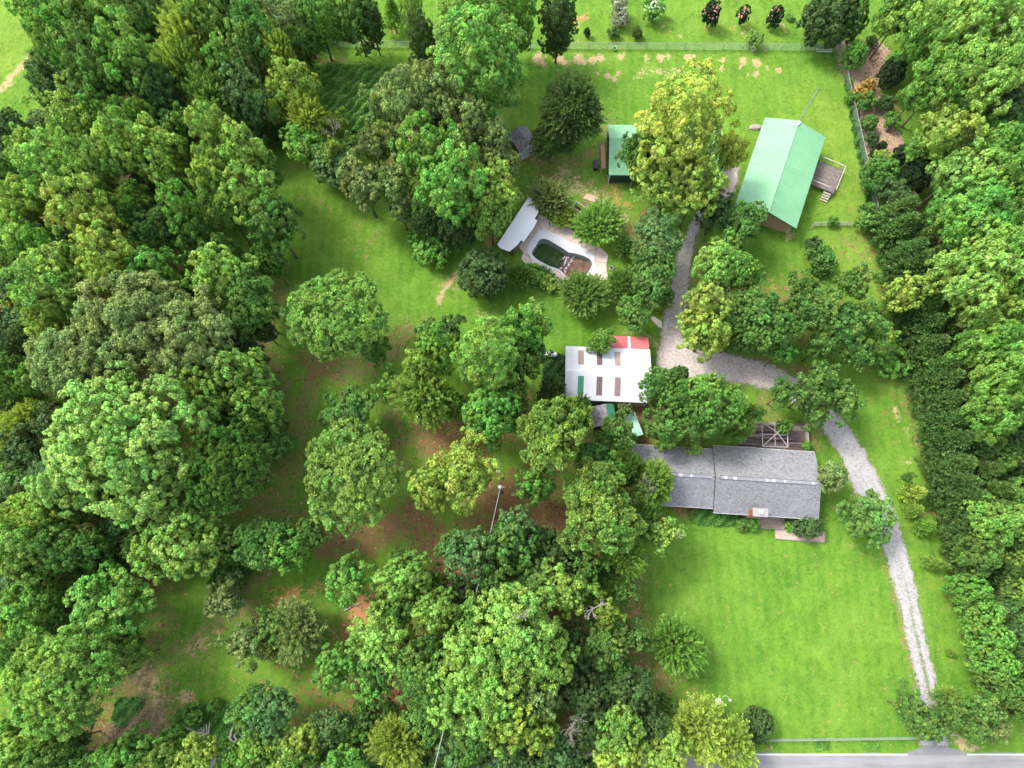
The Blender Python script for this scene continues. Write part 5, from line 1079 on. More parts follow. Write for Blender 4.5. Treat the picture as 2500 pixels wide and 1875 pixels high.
# ------------------------------------------------------------------ every tree and shrub one can single out
# tile u v radius | style | colour | height | where it stands
build_protos()
TREES = """
A 260 60 150|maple|l|15|reaching over the field in the top left corner
A 470 60 160|broad|g|17|at the top edge, next right of the field corner maple
A 350 230 150|broad|v|16|beside the upper end of the worn field track
A 560 250 190|maple|v|18|biggest crown above the blue green thicket at upper left
A 760 110 180|maple|l|18|brightest at the top edge of the left woodland
A 960 90 150|broad|g|17|in the shade between the two highest left crowns
A 1080 40 130|broad|d|15|at the top edge above the yellow feathery tree
A 260 470 120|open|b|11|with greyish leaves on the field side of the woodland
A 320 600 110|broad|b|10|lowest of the greyish pair by the field
A 640 480 180|maple|g|17|below the biggest upper left crown
A 840 400 190|maple|v|18|beside the pale leaning limb in the left woodland
A 700 660 150|open|b|12|sunk in the dark hollow of the left woodland
A 1010 560 140|pine|b|14|with soft round crown left of the yellow feathery tree
A 1090 690 110|pine|b|12|just under the soft round grey green crown
A 1210 260 190|feather|y|16|tallest yellowish crown near the dark round hole
A 1190 450 170|feather|y|15|below the tallest yellowish crown
A 1350 660 190|feather|g|13|with a bare grey limb over a dark hollow
A 1480 430 130|maple|v|14|upper half of the leaning pair before the brown clearing
A 1590 640 140|maple|b|13|lower half of the leaning pair before the brown clearing
A 1640 200 180|broad|g|17|wide and speckled, left of the fenced plot
A 1330 50 170|broad|l|17|at the top edge, left of the dark round hole
A 1620 380 120|broad|o|13|below the wide speckled crown by the fenced plot
A 1500 60 150|broad|g|16|at the top edge, right of the dark round hole
A 430 790 210|open|l|15|with grey limbs showing, below the field
A 640 740 120|broad|v|13|behind the crown with grey limbs below the field
A 150 960 150|open|l|13|jutting toward the left edge below the field
A 90 1090 90|broad|g|9|small at the left edge under the jutting crown
A 350 1080 190|broad|l|16|nearest the brown gap at the left edge
A 570 1060 170|broad|l|17|in the middle of the bright left group
A 770 960 160|broad|l|17|with pale limbs at the right of the bright left group
A 1010 960 180|broad|y|15|right of the bright left group
A 1130 820 170|open|g|13|thin leaved and airy, mid left woodland
A 890 770 120|broad|v|14|small bright top under the soft grey green pair
A 480 1260 190|open|d|12|in shadow beside the brown gap at the left
A 1110 1180 120|maple|l|14|small and brightest left of the tall grey pine
A 920 1190 110|open|b|11|half hidden above the mid left pine
A 880 1340 160|pine|g|14|mid left, below the half hidden blue green crown
A 1020 1480 160|pine|b|13|dark neighbour of the mid left pine
A 1420 890 150|maple|l|17|top of the tall clump facing the clearing
A 1600 1040 170|maple|l|16|on the clearing side of the tall clump
A 1380 1130 150|pine|p|17|with greyish needles in the tall clump
A 1430 1330 130|pine|p|14|lower and duller in the tall clump
A 1720 1130 120|open|g|11|hanging low over the clearing grass
A 1650 1300 160|maple|l|16|lower right of the tall clump
A 1780 1450 170|maple|g|14|at the foot of the tall clump by the grass
A 1210 1380 130|maple|v|15|with crisp tufts left of the lower grey pine
A 1270 1540 120|maple|g|13|lower crisp tufts under the grey pine
A 580 1400 220|maple|y|17|the yellowest crown in the left woodland
A 720 1560 170|maple|y|15|lower half of the yellowest crown pair
A 110 1310 160|broad|y|14|at the left edge opposite the brown gap
A 110 1530 160|open|l|13|at the left edge, below the one by the gap
A 330 1620 110|maple|v|12|small and bright under the yellowest crown
A 60 830 110|broad|d|10|at the left edge in the field's lower shade
A 230 1480 90|open|b|8|low, between the yellow pair and the left edge
B 40 120 150|tallmaple|o|16|at the top, left of the speckled olive crowns
B 330 170 120|tallmaple|o|13|overhanging the left end of the back fence
B 370 290 90|broad|g|11|lowest over the left end of the back fence
B 450 80 135|tallmaple|v|15|at the top edge before the back fence
B 700 70 130|tallmaple|g|14|above the middle of the left back fence
B 810 110 85|tallmaple|d|12|above the back fence beside the dark cone
B 950 80 95|cone|v|7|broad and neat beyond the back fence
B 1080 60 80|tallmaple|p|15|top of the narrow tree crossing the back fence
B 1150 240 85|tallmaple|d|14|middle of the narrow tree crossing the back fence
B 1130 400 70|broad|d|6|foot of the narrow tree crossing the back fence
B 1480 80 210|tallmaple|l|20|top edge crown behind the huge tufted tree
B 1750 60 140|tallmaple|v|16|at the top edge right of the huge tufted tree
B 210 370 120|feather|y|15|top of the slanting yellow row by the hollow
B 330 580 140|maple|y|14|second down the slanting yellow row
B 170 680 110|open|y|11|with a grey twig, left of the slanting yellow row
B 400 760 140|feather|y|12|third down the slanting yellow row
B 370 920 140|broad|v|9|at the grassy foot of the slanting yellow row
B 70 690 120|broad|b|10|in shadow left of the slanting yellow row
B 600 800 90|open|y|9|thinly leaved round the bleached dead top
B 540 990 100|open|y|10|with an orange yellow top below the bleached dead one
B 560 1070 130|broad|b|8|under the orange yellow top
B 660 960 110|open|g|8|right of the orange yellow top
B 900 660 150|open|o|15|left shoulder of the large grey oak
B 1100 620 190|broad|o|18|highest crown of the large grey oak group
B 1290 680 160|broad|o|17|right of the highest grey oak crown
B 820 920 140|open|o|12|lower left of the large grey oak group
B 990 950 120|open|o|10|dark middle of the large grey oak group
B 1420 830 170|broad|o|15|toward the small grey shed in the oak group
B 1620 880 150|open|o|14|whose limbs touch the small grey shed
B 1640 1060 130|broad|o|12|below the small grey shed
B 760 1180 190|open|o|12|spreading pale limbs over the worn lawn
B 960 1170 160|open|o|13|right of the one with pale limbs over the lawn
B 1000 1330 130|open|o|9|with thin twigs trailing on the worn lawn
B 1150 1010 170|maple|v|17|upper left of the vivid clump near the pool
B 1340 970 120|maple|v|15|upper right of the vivid clump near the pool
B 1350 1200 230|maple|v|18|main crown of the vivid clump near the pool
B 1590 1220 190|broad|y|14|right flank of the vivid clump near the pool
B 1590 1400 140|broad|l|11|closest to the white pool house roof
B 1360 1460 140|dense|d|8|in the shadow below the vivid clump
B 1150 1420 100|broad|d|8|half hidden at the lawn side of the vivid clump
B 1180 1590 125|shrub|v|4|round and bright alone on the lawn
C 440 90 125|tallmaple|d|15|top edge, tall narrow, before the flower lawn
C 430 270 80|broad|g|6|leaning over the back fence by the bare patches
C 520 700 250|feather|d|13|big and round beside the green workshop
C 400 870 150|feather|d|8|low skirt next to the small grey shed
C 380 1280 150|finger|o|5|with rusty seed heads at the pool house
C 470 1410 85|finger|y|3|drooping small clump beside the pool steps
C 690 1450 165|finger|v|5|rounded and bright right above the pool
C 1470 1360 130|broad|d|9|dark, left of the barn's front corner
C 1640 1430 150|broad|g|9|in front of the barn's left gable corner
C 1080 1540 160|broad|b|9|on the left bank of the gravel drive
C 850 1590 90|finger|g|4|between the pool patio and the drive
C 1500 1620 110|maple|v|8|first on the right side of the drive
D 610 90 190|dense|d|10|huge dark clipped mass at the top edge
D 740 120 110|dense|g|9|right part of the dark clipped mass
D 765 350 80|dense|v|5|two toned bush in the fence corner bed
D 870 270 42|shrub|d|2|dark ball at the top of the mulch bed
D 1010 460 85|dense|dd|6|dark, with white flowers, by the mulch bed
D 800 600 58|shrub|or_|2.5|orange leaved in the mulch bed
D 855 545 42|shrub|or_|2|rusty orange, upper, in the mulch bed
D 840 660 62|shrub|g|3|green, just below the orange one in the mulch bed
D 960 665 50|shrub|d|2.5|round dark, right side of the mulch bed
D 1000 780 55|shrub|v|2.5|bright, under the big tree by the mulch bed
D 860 800 50|shrub|g|2.5|with a white bloom in the mulch bed
D 875 900 52|shrub|d|2|low, at the fence side of the mulch bed
D 940 943 28|shrub|dd|1.4|small dark clipped ball low in the mulch bed
D 885 1000 32|shrub|dd|1.5|dark clipped ball by the garden fence
D 1070 1000 55|shrub|dd|3|blackish, at the lower end of the mulch bed
D 730 530 20|shrub|v|1.2|tiny, growing through the garden fence
D 735 630 34|shrub|v|2|weedy, growing on the garden fence
D 1020 100 120|open|l|12|left of the top right woods, above the lawn strip
D 1080 60 130|broad|g|13|top edge, above the lawn strip
D 1250 120 200|open|l|16|second from the lawn strip in the top right woods
D 1195 240 145|open|v|14|over the upper lawn strip
D 1600 130 240|broad|l|18|large at the top right corner
D 1400 210 190|open|l|17|left of the large top right corner crown
D 1770 60 130|broad|l|16|filling the top right corner
D 1375 460 200|open|v|16|with arching limbs right of the mulch bed
D 1185 590 125|open|v|12|nearest the mulch bed's right edge
D 1620 480 220|broad|l|17|beside the dark hollow at the right edge
D 1780 420 120|broad|l|14|at the right edge under the corner crown
D 1500 660 150|open|g|13|above the dark hollow at the right edge
D 1800 760 90|broad|b|8|bluish, in the hollow at the right edge
D 1370 830 200|open|y|15|pale yellow middle of the right woods
D 1210 930 125|open|l|11|left of the pale yellow middle crown
D 1640 880 90|broad|v|9|small, over the brown hollow at right
D 1770 960 160|broad|v|16|at the right edge below the brown hollow
D 1450 1090 200|open|p|14|with a bare fork showing in the right woods
D 1160 1130 110|dense|dd|7|purplish dark with white flowers
D 930 1120 110|dense|g|6|yellow tipped, at the fence corner below the bed
D 930 1050 70|shrub|y|4|yellow topped beside the garden fence
D 1640 1150 170|broad|l|15|right of the bare fork crown
D 1800 1200 120|broad|v|15|at the right edge beside the bare fork crown
D 1370 1330 170|open|v|12|below the bare fork crown
D 1560 1400 210|broad|v|16|large, low in the upper right woods
D 1780 1430 150|broad|g|15|at the right edge, low in the upper right woods
D 860 1420 100|shrub|g|4|round at the end of the short white fence
D 1700 1620 180|broad|l|17|pale, at the right edge level with the pool
D 625 1435 38|shrub|v|1.6|growing over the short white fence
D 500 1590 60|shrub|d|2.6|dark, at the left of the small yellow lawn
D 540 1650 75|shrub|g|3|below the dark one by the small yellow lawn
E 350 200 230|broad|l|15|large and pale on the left above the grey oaks
E 150 330 110|open|l|12|left end of the pale one above the grey oaks
E 300 500 130|broad|y|12|bright strip at the left of the grey oaks
E 110 620 110|broad|d|9|dark, at the left edge beside the grey oaks
E 60 800 110|broad|g|9|at the left edge below the dark one
E 60 920 80|broad|g|8|lowest dark one on the left edge before the scrub
E 740 120 190|maple|y|16|yellow, above the black gap in the left woods
E 1000 190 160|broad|v|13|between the black gap and the clearing
E 1430 180 200|broad|l|16|pale yellow, overlooking the clearing
E 1620 370 170|broad|g|14|under the pale yellow one by the clearing
E 1450 60 120|pine|b|14|just above the pale yellow one
E 1700 540 110|open|d|8|dark skirt over the brown path
E 1750 100 90|broad|g|10|hanging at the top of the clearing
E 1460 650 120|broad|b|11|right of the grey oak dome, near the path
E 1600 700 120|broad|d|9|deep in the shade by the brown path
E 1330 900 120|maple|y|14|small yellowish beside the grey oak dome
E 1600 850 170|maple|l|15|with round tufts, facing the brown path
E 1700 1040 150|maple|l|14|lower of the round tufted pair by the path
E 1440 1000 130|maple|l|14|inner one of the round tufted group
E 200 870 90|broad|v|10|small at the left skirt of the oak dome
E 160 1120 150|feather|y|8|fine leaved scrub at the left edge
E 90 1260 120|feather|y|6|lower fine leaved scrub at the left edge
E 1480 1430 270|pine|g|16|large blue tinted, right of the great pale tree
E 1300 1600 120|broad|v|10|between the great pale tree and the blue tinted pine
F 560 450 335|pine|p|14|large and round, alone on the lawn
F 850 670 90|pine|p|9|low lobe beside the lone round pine
F 1310 570 130|open|d|8|dark, left of the tall narrow pine
F 1240 660 130|broad|v|12|above the orange topped tree
F 1120 800 110|broad|y|12|orange yellow topped, in the central row
F 1150 960 190|feather|l|12|fine leaved, under the orange topped one
F 950 900 140|open|v|9|thin leaved, reaching left from the central row
F 1320 1000 120|feather|v|10|in front of the tall narrow pine
F 680 1090 180|broad|g|8|round, standing above the pale round pine
F 1740 570 140|maple|v|15|bright, right of the tall narrow pine
F 1800 760 120|maple|g|12|dark sided, right of the tall narrow pine
F 1600 1090 190|broad|v|13|vivid and leafy, below the tall narrow pine
F 1700 1000 130|broad|g|11|behind the vivid leafy one
F 680 1470 330|pine|p|13|pale and round, lower one on the brown path
F 1180 560 90|shrub|g|3|low, at the lawn edge above the central row
F 1210 50 100|shrub|v|4|lower part of the bright bush on the lawn
F 1540 170 185|dense|d|7|glossy, left of the pool
F 1790 200 90|finger|g|4|behind the glossy one at the pool edge
G 270 180 70|shrub|v|2|small bright, below the pool patio
G 380 250 60|shrub|y|1.8|yellow leaved, below the pool patio
G 590 310 175|finger|g|5|round and spiky, below the pool
G 850 260 120|finger|g|5|between the spiky bush and the drive
G 1030 60 130|broad|g|8|upper, on the left bank of the drive
G 1060 220 150|broad|g|8|middle, on the left bank of the drive
G 930 440 110|broad|g|6|lowest on the left bank of the drive
G 1100 330 80|broad|g|6|leaning on the drive's left edge
G 1480 130 160|broad|l|12|top, right side of the drive
G 1620 170 120|broad|v|11|top right of the drive, lawn side
G 1380 410 150|maple|y|11|yellow, below the bare twigs by the drive
G 1400 570 170|maple|y|10|lowest yellow one beside the drive
G 1660 420 160|broad|g|11|right of the bare twigs by the drive
G 1740 530 140|broad|g|11|big, above the bend of the drive
G 1590 600 90|broad|g|7|shaded, at the inner bend of the drive
G 710 620 78|broad|v|6|small, leaning on the white roof
G 250 520 130|maple|v|12|by the propane tank, upper
G 290 700 90|broad|g|8|by the propane tank, lower
G 400 950 110|feather|d|8|left of the white roof's lower corner
G 560 1060 100|feather|d|7|between the grey shed roof and the pale crown
G 380 1230 230|pine|p|16|crown left of the small sheds
G 520 1130 140|pine|p|14|right lobe beside the small sheds
G 820 1210 120|broad|g|9|over the small light green roof
G 860 1060 60|open|o|5|twiggy, between the two small sheds
G 1090 900 120|broad|g|10|touching the white roof's right side
G 1210 850 70|dense|g|8|dark, at the drive above the house
G 1200 990 135|broad|g|11|left of the big clump behind the house
G 1380 960 140|broad|v|12|top middle of the clump behind the house
G 1370 1110 140|broad|g|12|middle of the clump behind the house
G 1530 1020 135|broad|v|11|right of the clump behind the house
G 1590 1180 115|feather|g|8|drooping on the house roof edge
G 1120 1170 130|broad|g|9|over the path behind the house
G 1290 1310 80|shrub|y|3.5|yellow orange tipped, on the roof edge
G 1700 1080 60|broad|g|6|small, near the house deck
G 750 1420 130|broad|v|8|in the dark corner left of the house
G 620 1360 120|broad|g|10|dark, right under the pale pine crown
G 670 1600 210|pine|p|14|round and pale, left of the house
G 1060 1540 150|feather|l|9|bright, overlapping the house roof
G 900 1450 100|feather|g|9|behind the dead twigs at the house
G 290 1560 130|maple|v|9|vivid, right of the power pole
H 450 280 120|open|g|9|top left of the hilltop clump by the yellow lawn
H 530 430 180|open|g|11|centre left of the clump by the yellow lawn
H 770 230 140|open|g|9|top right of the clump by the yellow lawn
H 750 480 190|open|g|11|centre right of the clump by the yellow lawn
H 940 560 120|open|l|8|right end of the clump near the cypress row
H 560 640 120|open|g|9|lower left of the clump near the drive
H 790 680 150|open|g|9|bottom of the clump above the side lawn
H 990 760 110|shrub|v|3|leafy skirt at the top of the side lawn
H 560 110 80|shrub|g|3|on the grass above the hilltop clump
H 100 420 160|broad|g|11|dense, right of the yellow ones by the drive
H 270 540 150|broad|g|11|dense, over the bend in the drive
H 280 690 75|broad|v|8|low, touching the drive's upper edge
H 380 420 110|broad|g|9|between the dense pair and the clump
H 550 820 120|open|g|9|top of the crown arching over the drive
H 300 950 100|open|g|8|left limb of the crown arching over the drive
H 480 950 150|open|g|10|heart of the crown arching over the drive
H 700 980 150|open|g|9|right limb of the crown arching over the drive
H 520 1070 120|open|g|8|lower limb of the crown arching over the drive
H 1080 320 130|maple|y|9|small yellow, at the edge of the cypress row
H 300 1180 50|shrub|v|4|small, growing through the deck frame
H 450 1300 36|shrub|v|1.5|tiny, at the right end of the deck
H 610 1500 95|broad|o|6|beside the right end of the house
H 1110 1500 45|open|g|4|thin, upper, on the side lawn
H 1160 1600 90|cone|y|4.5|yellow tipped, on the side lawn near the fence
H 1560 210 230|broad|l|17|large, right woods level with the hilltop clump
H 1780 120 150|broad|v|17|at the right edge, level with the pool
H 1630 440 180|open|l|15|middle of the right woods
H 1770 400 150|open|l|15|at the right edge, middle of the woods
H 1550 640 140|open|v|13|beside the cypress row, middle
H 1740 640 170|broad|v|16|at the right edge below the middle
H 1750 860 200|broad|v|17|large vivid crown at the right edge
H 1690 1080 170|broad|v|15|lower part of the large vivid right edge crown
H 1760 1370 140|open|g|9|alone in the brown glade at the right edge
H 1800 1610 110|open|l|8|lower right, under the brown glade
I 130 90 170|broad|y|12|at the left edge below the scrub
I 320 90 130|maple|y|12|yellow, second from the left edge below the scrub
I 130 310 190|broad|l|14|large, at the left edge, lower middle
I 330 300 170|broad|g|13|right of the large left edge crown
I 520 280 130|broad|g|11|facing the dark gap, lower left
I 200 650 180|broad|v|11|low, above the small round bright tree
I 390 740 90|broad|d|9|dark, left of the round bright tree
I 70 700 120|broad|y|10|at the left edge, low down
I 710 640 230|maple|v|12|round and bright, alone in the lower left
I 620 850 85|broad|g|7|lower skirt of the round bright tree
I 1180 260 200|maple|l|13|bright tufted, above the lower left glade
I 1010 320 150|maple|l|12|left part of the bright tufted one above the glade
I 860 280 90|broad|g|9|darker left arm above the glade
I 1390 260 130|broad|g|10|dark right arm above the glade
I 1420 450 120|shrub|g|4|low, below the dark right arm
I 1640 250 170|broad|g|10|round grey green, left of the pale round pine
I 1380 610 150|open|o|8|thin olive, upper one in the glade
I 1520 870 170|open|o|8|thin olive, lower one in the glade
I 1700 770 130|open|g|8|thin, right part of the lower glade pair
I 800 960 120|pine|p|9|arm of the big yellowish pine over the glade
I 780 860 90|feather|g|6|soft, above the pine's glade arm
I 110 960 130|broad|g|10|dark, behind the big yellowish pine
I 170 1570 170|feather|g|8|feathery, in the bottom left corner
I 60 1440 90|broad|v|8|small, at the left edge above the corner
I 430 1500 130|broad|d|8|dark, under the big pine near the corner
I 830 1570 170|maple|v|11|bright, at the bottom edge, left
I 1050 1600 80|maple|l|9|small, at the bottom edge next to the bright one
I 1080 1480 80|maple|v|6|with large leaves beside the dead branches
I 1240 1580 130|maple|y|9|yellow tufted, below the dead branches
I 1600 1330 160|broad|g|9|round, right of the upright dead limbs
I 1640 1540 130|broad|y|9|yellow, at the bottom edge by the dead stump
I 1440 1600 90|broad|v|7|dark green leaves, under the dead stump
I 1340 1270 45|shrub|v|2|small vivid bush beside the red clay patch
I 1200 1330 70|shrub|v|1.8|low vivid weeds left of the red clay patch
J 110 250 150|broad|g|10|left of the bright small crown under the pale pine
J 290 310 120|maple|v|10|bright small crown under the pale round pine
J 400 200 110|broad|g|9|right arm under the pale round pine
J 640 480 150|maple|v|8|vivid, left of the middle glade
J 990 500 170|broad|l|12|yellowish round, in the lower middle
J 970 370 120|open|g|9|behind the yellowish round one
J 1150 490 90|open|g|8|right edge of the yellowish round one
J 870 820 200|broad|l|12|pale, below the yellowish round one
J 830 990 140|broad|g|10|front of the pale one in the lower middle
J 930 660 120|broad|g|11|between the two pale lower middle crowns
J 320 790 180|feather|o|8|olive, fine leaved, left of the red clay bank
J 100 880 120|feather|o|7|left half of the olive fine leaved one
J 570 1030 150|maple|v|7|alone at the edge of the small lower lawn
J 790 1150 110|maple|v|8|small, beside the red clay patch
J 730 1280 60|shrub|v|3|low, under the one beside the clay patch
J 1080 1060 170|broad|g|13|left of the lower central mass
J 1400 330 170|maple|b|12|top of the dark clump below the pole
J 1280 280 110|broad|g|9|left of the dark clump below the pole
J 1650 290 170|maple|g|11|right in the dark clump below the pole
J 1200 700 150|broad|l|13|pale, left of the lower central mass
J 1400 730 130|broad|l|13|small pale, in the lower central mass
J 1550 500 150|open|g|12|thin, above the lower central mass
J 1650 1320 170|maple|y|14|bright yellow, low in the central mass
J 1430 1520 120|broad|g|9|right of the lower end of the cable
J 1650 1560 120|broad|b|9|bluish, at the bottom edge centre
J 950 1500 190|feather|y|9|fine yellow, at the bottom edge
J 640 1460 130|open|v|7|thin vivid, left of the fine yellow one
J 520 1400 110|broad|b|8|bluish, below the lower lawn
J 720 1390 90|open|b|6|small bluish, above the thin vivid one
J 160 1330 160|broad|b|10|bluish round, at the lower lawn's left end
J 300 1570 160|broad|y|9|yellow, at the bottom edge left of centre
J 70 1560 110|broad|v|9|vivid, at the bottom edge near the yellow one
J 900 1310 90|open|g|4|low scrub at the foot of the clay patch
J 1170 950 110|broad|g|11|dark hollow neighbour in the central mass
K 60 420 110|open|g|10|left of the thin pale crown, lower centre
K 150 180 130|maple|b|12|blue, left of the brown clearing below the pole
K 330 250 100|broad|d|9|dark, at the edge of the brown clearing
K 700 110 230|pine|p|14|large pale pine at the brown clearing
K 830 330 130|feather|v|10|green skirt of the large pale pine
K 1060 200 140|open|l|10|yellow green, left end of the front lawn
K 960 110 110|feather|g|9|between the pale pine and the house corner
K 470 560 190|open|l|14|thin pale, with a grey trunk fork
K 600 400 130|open|g|11|behind the thin pale crown
K 720 700 120|open|y|12|yellow, with a curved bare limb
K 830 560 90|open|g|8|small, beside the brown edge of the front lawn
K 730 880 150|broad|g|9|dark mid green, left of the star shaped tree
K 900 850 100|broad|g|8|right part, left of the star shaped tree
K 800 1040 90|broad|g|7|lower, left of the star shaped tree
K 1160 890 180|finger|v|7|star shaped, alone at the front lawn's left side
K 300 1180 150|broad|o|13|olive, low in the central mass
K 480 850 100|broad|d|9|in the dark gap right of the central mass
K 560 1190 150|broad|d|10|dark, under the gap right of the central mass
K 880 1200 150|broad|d|9|dark, at the lower corner of the front lawn
K 720 1200 110|broad|d|8|second dark one at the front lawn corner
K 1060 1260 90|feather|g|5|thin, leaning onto the front lawn
K 80 1390 150|maple|y|12|yellow, lower centre, right of the bright one
K 270 1420 130|maple|y|12|yellow green, left of the bare silver twigs
K 590 1420 110|broad|d|9|around the bare silver twigs
K 400 1560 150|broad|b|8|bluish, above the road, left
K 160 1600 130|broad|b|8|bluish, at the bottom edge left of the road
K 800 1430 150|broad|l|11|light, right of the bare silver twigs
K 800 1590 150|broad|y|10|yellow, at the bottom edge right of the road gap
K 1060 1580 160|broad|y|9|second yellow at the bottom edge
K 1000 1420 110|broad|d|8|dark, behind the second yellow one
K 1300 1430 190|feather|y|7|fine leaved, above the road verge
K 1500 1530 170|feather|y|7|right part of the fine leaved one by the verge
K 1660 1390 110|dense|d|4|dark round bush by the front fence
L 810 90 165|broad|g|6|round, on the drive beside the house
L 440 140 95|dense|d|3|dark, at the house's front corner
L 100 130 45|shrub|v|1.5|left of the porch slab
L 30 140 45|shrub|g|1.4|second left of the porch slab
L 330 150 42|shrub|v|1.2|right of the porch slab
L 1110 50 60|cone|l|4|at the top of the lawn strip beside the drive
L 1180 150 75|cone|v|4|low one of the arborvitae pair at the fence
L 1090 1290 130|open|g|7|left part of the clump over the drive mouth
L 1200 1400 140|open|g|7|front part of the clump over the drive mouth
L 1350 1330 120|open|g|7|middle of the clump over the drive mouth
L 1320 1220 70|feather|l|6|upright light plume over the drive mouth
L 1560 1290 140|open|g|8|right part of the clump over the drive mouth
L 1500 1440 120|open|g|7|right front of the clump over the drive mouth
L 1640 1420 100|open|o|6|olive right end of the clump by the road
L 1450 550 110|dense|v|8|first of the vivid hedge below the cypress row
L 1530 690 110|dense|v|8|second of the vivid hedge
L 1570 850 120|dense|v|8|third of the vivid hedge
L 1600 1010 120|dense|v|8|fourth of the vivid hedge
L 1640 1150 120|dense|g|8|fifth of the vivid hedge
L 1730 1260 110|dense|g|8|last of the vivid hedge near the road
L 1640 640 75|open|b|7|blue, behind the vivid hedge, upper
L 1730 800 75|open|b|7|blue, behind the vivid hedge, middle
L 1750 930 80|open|b|7|blue, behind the vivid hedge, lower
L 1760 350 90|maple|l|9|light, at the right edge above the blue ones
L 1760 520 80|maple|l|8|second light one at the right edge
L 1740 130 120|broad|l|12|at the right edge, level with the porch
L 1600 120 130|broad|v|10|right of the arborvitae pair, behind the row
L 1500 330 120|broad|g|9|at the lower end of the cypress row
B 1520 380 330|tallmaple|v|22|huge bright tufted one, tallest behind the grey oaks
C 1250 830 300|tallmaple|yy|23|golden topped, towering left of the green barn
C 1160 1170 260|maple|y|13|lower left part of the golden group by the barn
C 1330 1230 170|maple|y|14|lower right part of the golden group by the barn
C 970 980 120|broad|g|13|overhanging the green workshop roof
C 1560 960 140|open|yy|14|reaching from the golden tree to the barn
E 900 520 330|broad|o|18|biggest of the grey oak dome in the left woods
E 560 740 290|broad|o|16|lower left of the grey oak dome
E 1230 620 300|broad|o|17|right hand side of the grey oak dome
E 330 860 160|open|o|12|thin lower left edge of the grey oak dome
E 780 1230 500|maple|p|20|great round one, largest in the left half
E 480 1560 200|maple|p|14|low skirt of the great round one
E 1000 1600 230|maple|p|15|front skirt of the great round one
F 1590 720 215|tallpine|p|18|tall narrow, in the central row
F 1420 1460 260|open|y|13|bright yellow, wide, just left of the power pole
F 1210 1570 150|maple|y|12|lower left lobe beside the bright yellow wide one
I 350 1130 330|pine|p|16|big yellowish, at the lower left corner
I 540 1040 150|pine|p|13|right lobe beside the big yellowish one
I 330 1400 110|pine|p|10|small lower lobe under the big yellowish one
J 1620 830 270|broad|l|16|large pale, top of the lower central mass
J 1450 980 210|broad|l|15|left flank of the lower central mass
J 1240 1160 210|broad|l|13|lower left of the lower central mass
J 1560 1180 230|broad|l|16|heart of the lower central mass
K 220 800 230|broad|l|16|right shoulder of the lower central mass
K 350 1000 170|broad|l|15|right front of the lower central mass
I 40 1700 210|broad|l|13|in the bottom left corner by the hidden road
I 330 1700 190|broad|g|13|second from the bottom left corner
I 620 1700 170|broad|v|12|third from the bottom left corner
I 960 1700 150|broad|l|11|at the bottom edge below the large leaved sapling
I 1620 1690 140|broad|g|10|at the bottom edge under the dead stump's yellow neighbour
J 330 1700 150|broad|g|11|at the bottom edge, right of the yellow pair
J 620 1700 150|broad|v|11|at the bottom edge, under the thin vivid one
J 1180 1700 90|broad|g|7|at the bottom edge beside the cable's end
K 620 1660 60|broad|g|6|small, at the road gap in the bottom edge
"""

for _ln in TREES.strip().split('\n'):
    _a, _st, _c, _h, _where = _ln.split('|'); _t, _u, _v, _r = _a.split()
    _base = _st.replace('tall', '')
    tree_px(_t, float(_u), float(_v), float(_r), _st, _c, float(_h), COL[_c][1] + ' ' + KIND[_base][1] + ' ' + _where,
            name=KIND[_base][0], cat=KIND[_base][2])
# ------------------------------------------------------------------ cypress row along the right fence
def cyp(x, y, R, h, lab, col='d', grp='cypresses in the long row along the right fence'):
    c = W(x, y, 0); PLANTED.append((c.x, c.y, R, h)); plant(c.x, c.y, R, h, 'cypress', col, lab, grp)
row = [(2142, 560), (2150, 605), (2160, 650), (2172, 695), (2184, 740), (2196, 785), (2207, 830), (2218, 875), (2228, 920), (2238, 965), (2248, 1010), (2257, 1055), (2266, 1100), (2276, 1145), (2286, 1190), (2296, 1235), (2306, 1280), (2318, 1325), (2330, 1365)]
for k, (x, y) in enumerate(row):
    cyp(x + 12 + trnd.uniform(-5, 5), y + trnd.uniform(-8, 8), 2.8, 8.4 + trnd.uniform(-.8, .8), 'dark green cypress in the front line of the long row along the right fence', (.075, .175, .032))
    if True: cyp(x + 66 + trnd.uniform(-10, 10), y + 20 + trnd.uniform(-14, 14), 2.6, 9.0 + trnd.uniform(-1, 1), 'dark green cypress in the back line of the long row along the right fence', (.095, .195, .036))
for (x, y, R, h, lb) in ((2236, 1284, .8, 4.4, 'pale green arborvitae leaning toward the fence, upper one beside the drive lawn'), (2237, 1286, .7, 3.6, 'smaller arborvitae at the foot of the upper fence arborvitae'),
                         (2252, 1372, .95, 4.0, 'bushy lime arborvitae on the lawn strip beside the drive'), (2262, 1380, .7, 4.8, 'slim arborvitae behind the bushy lime one on the lawn strip'), (2311, 1592, .55, 2.0, 'tiny arborvitae alone on the lawn strip near the road')):
    c = W(x, y, 0); plant(c.x, c.y, R, h, 'cone', 'l', lb)
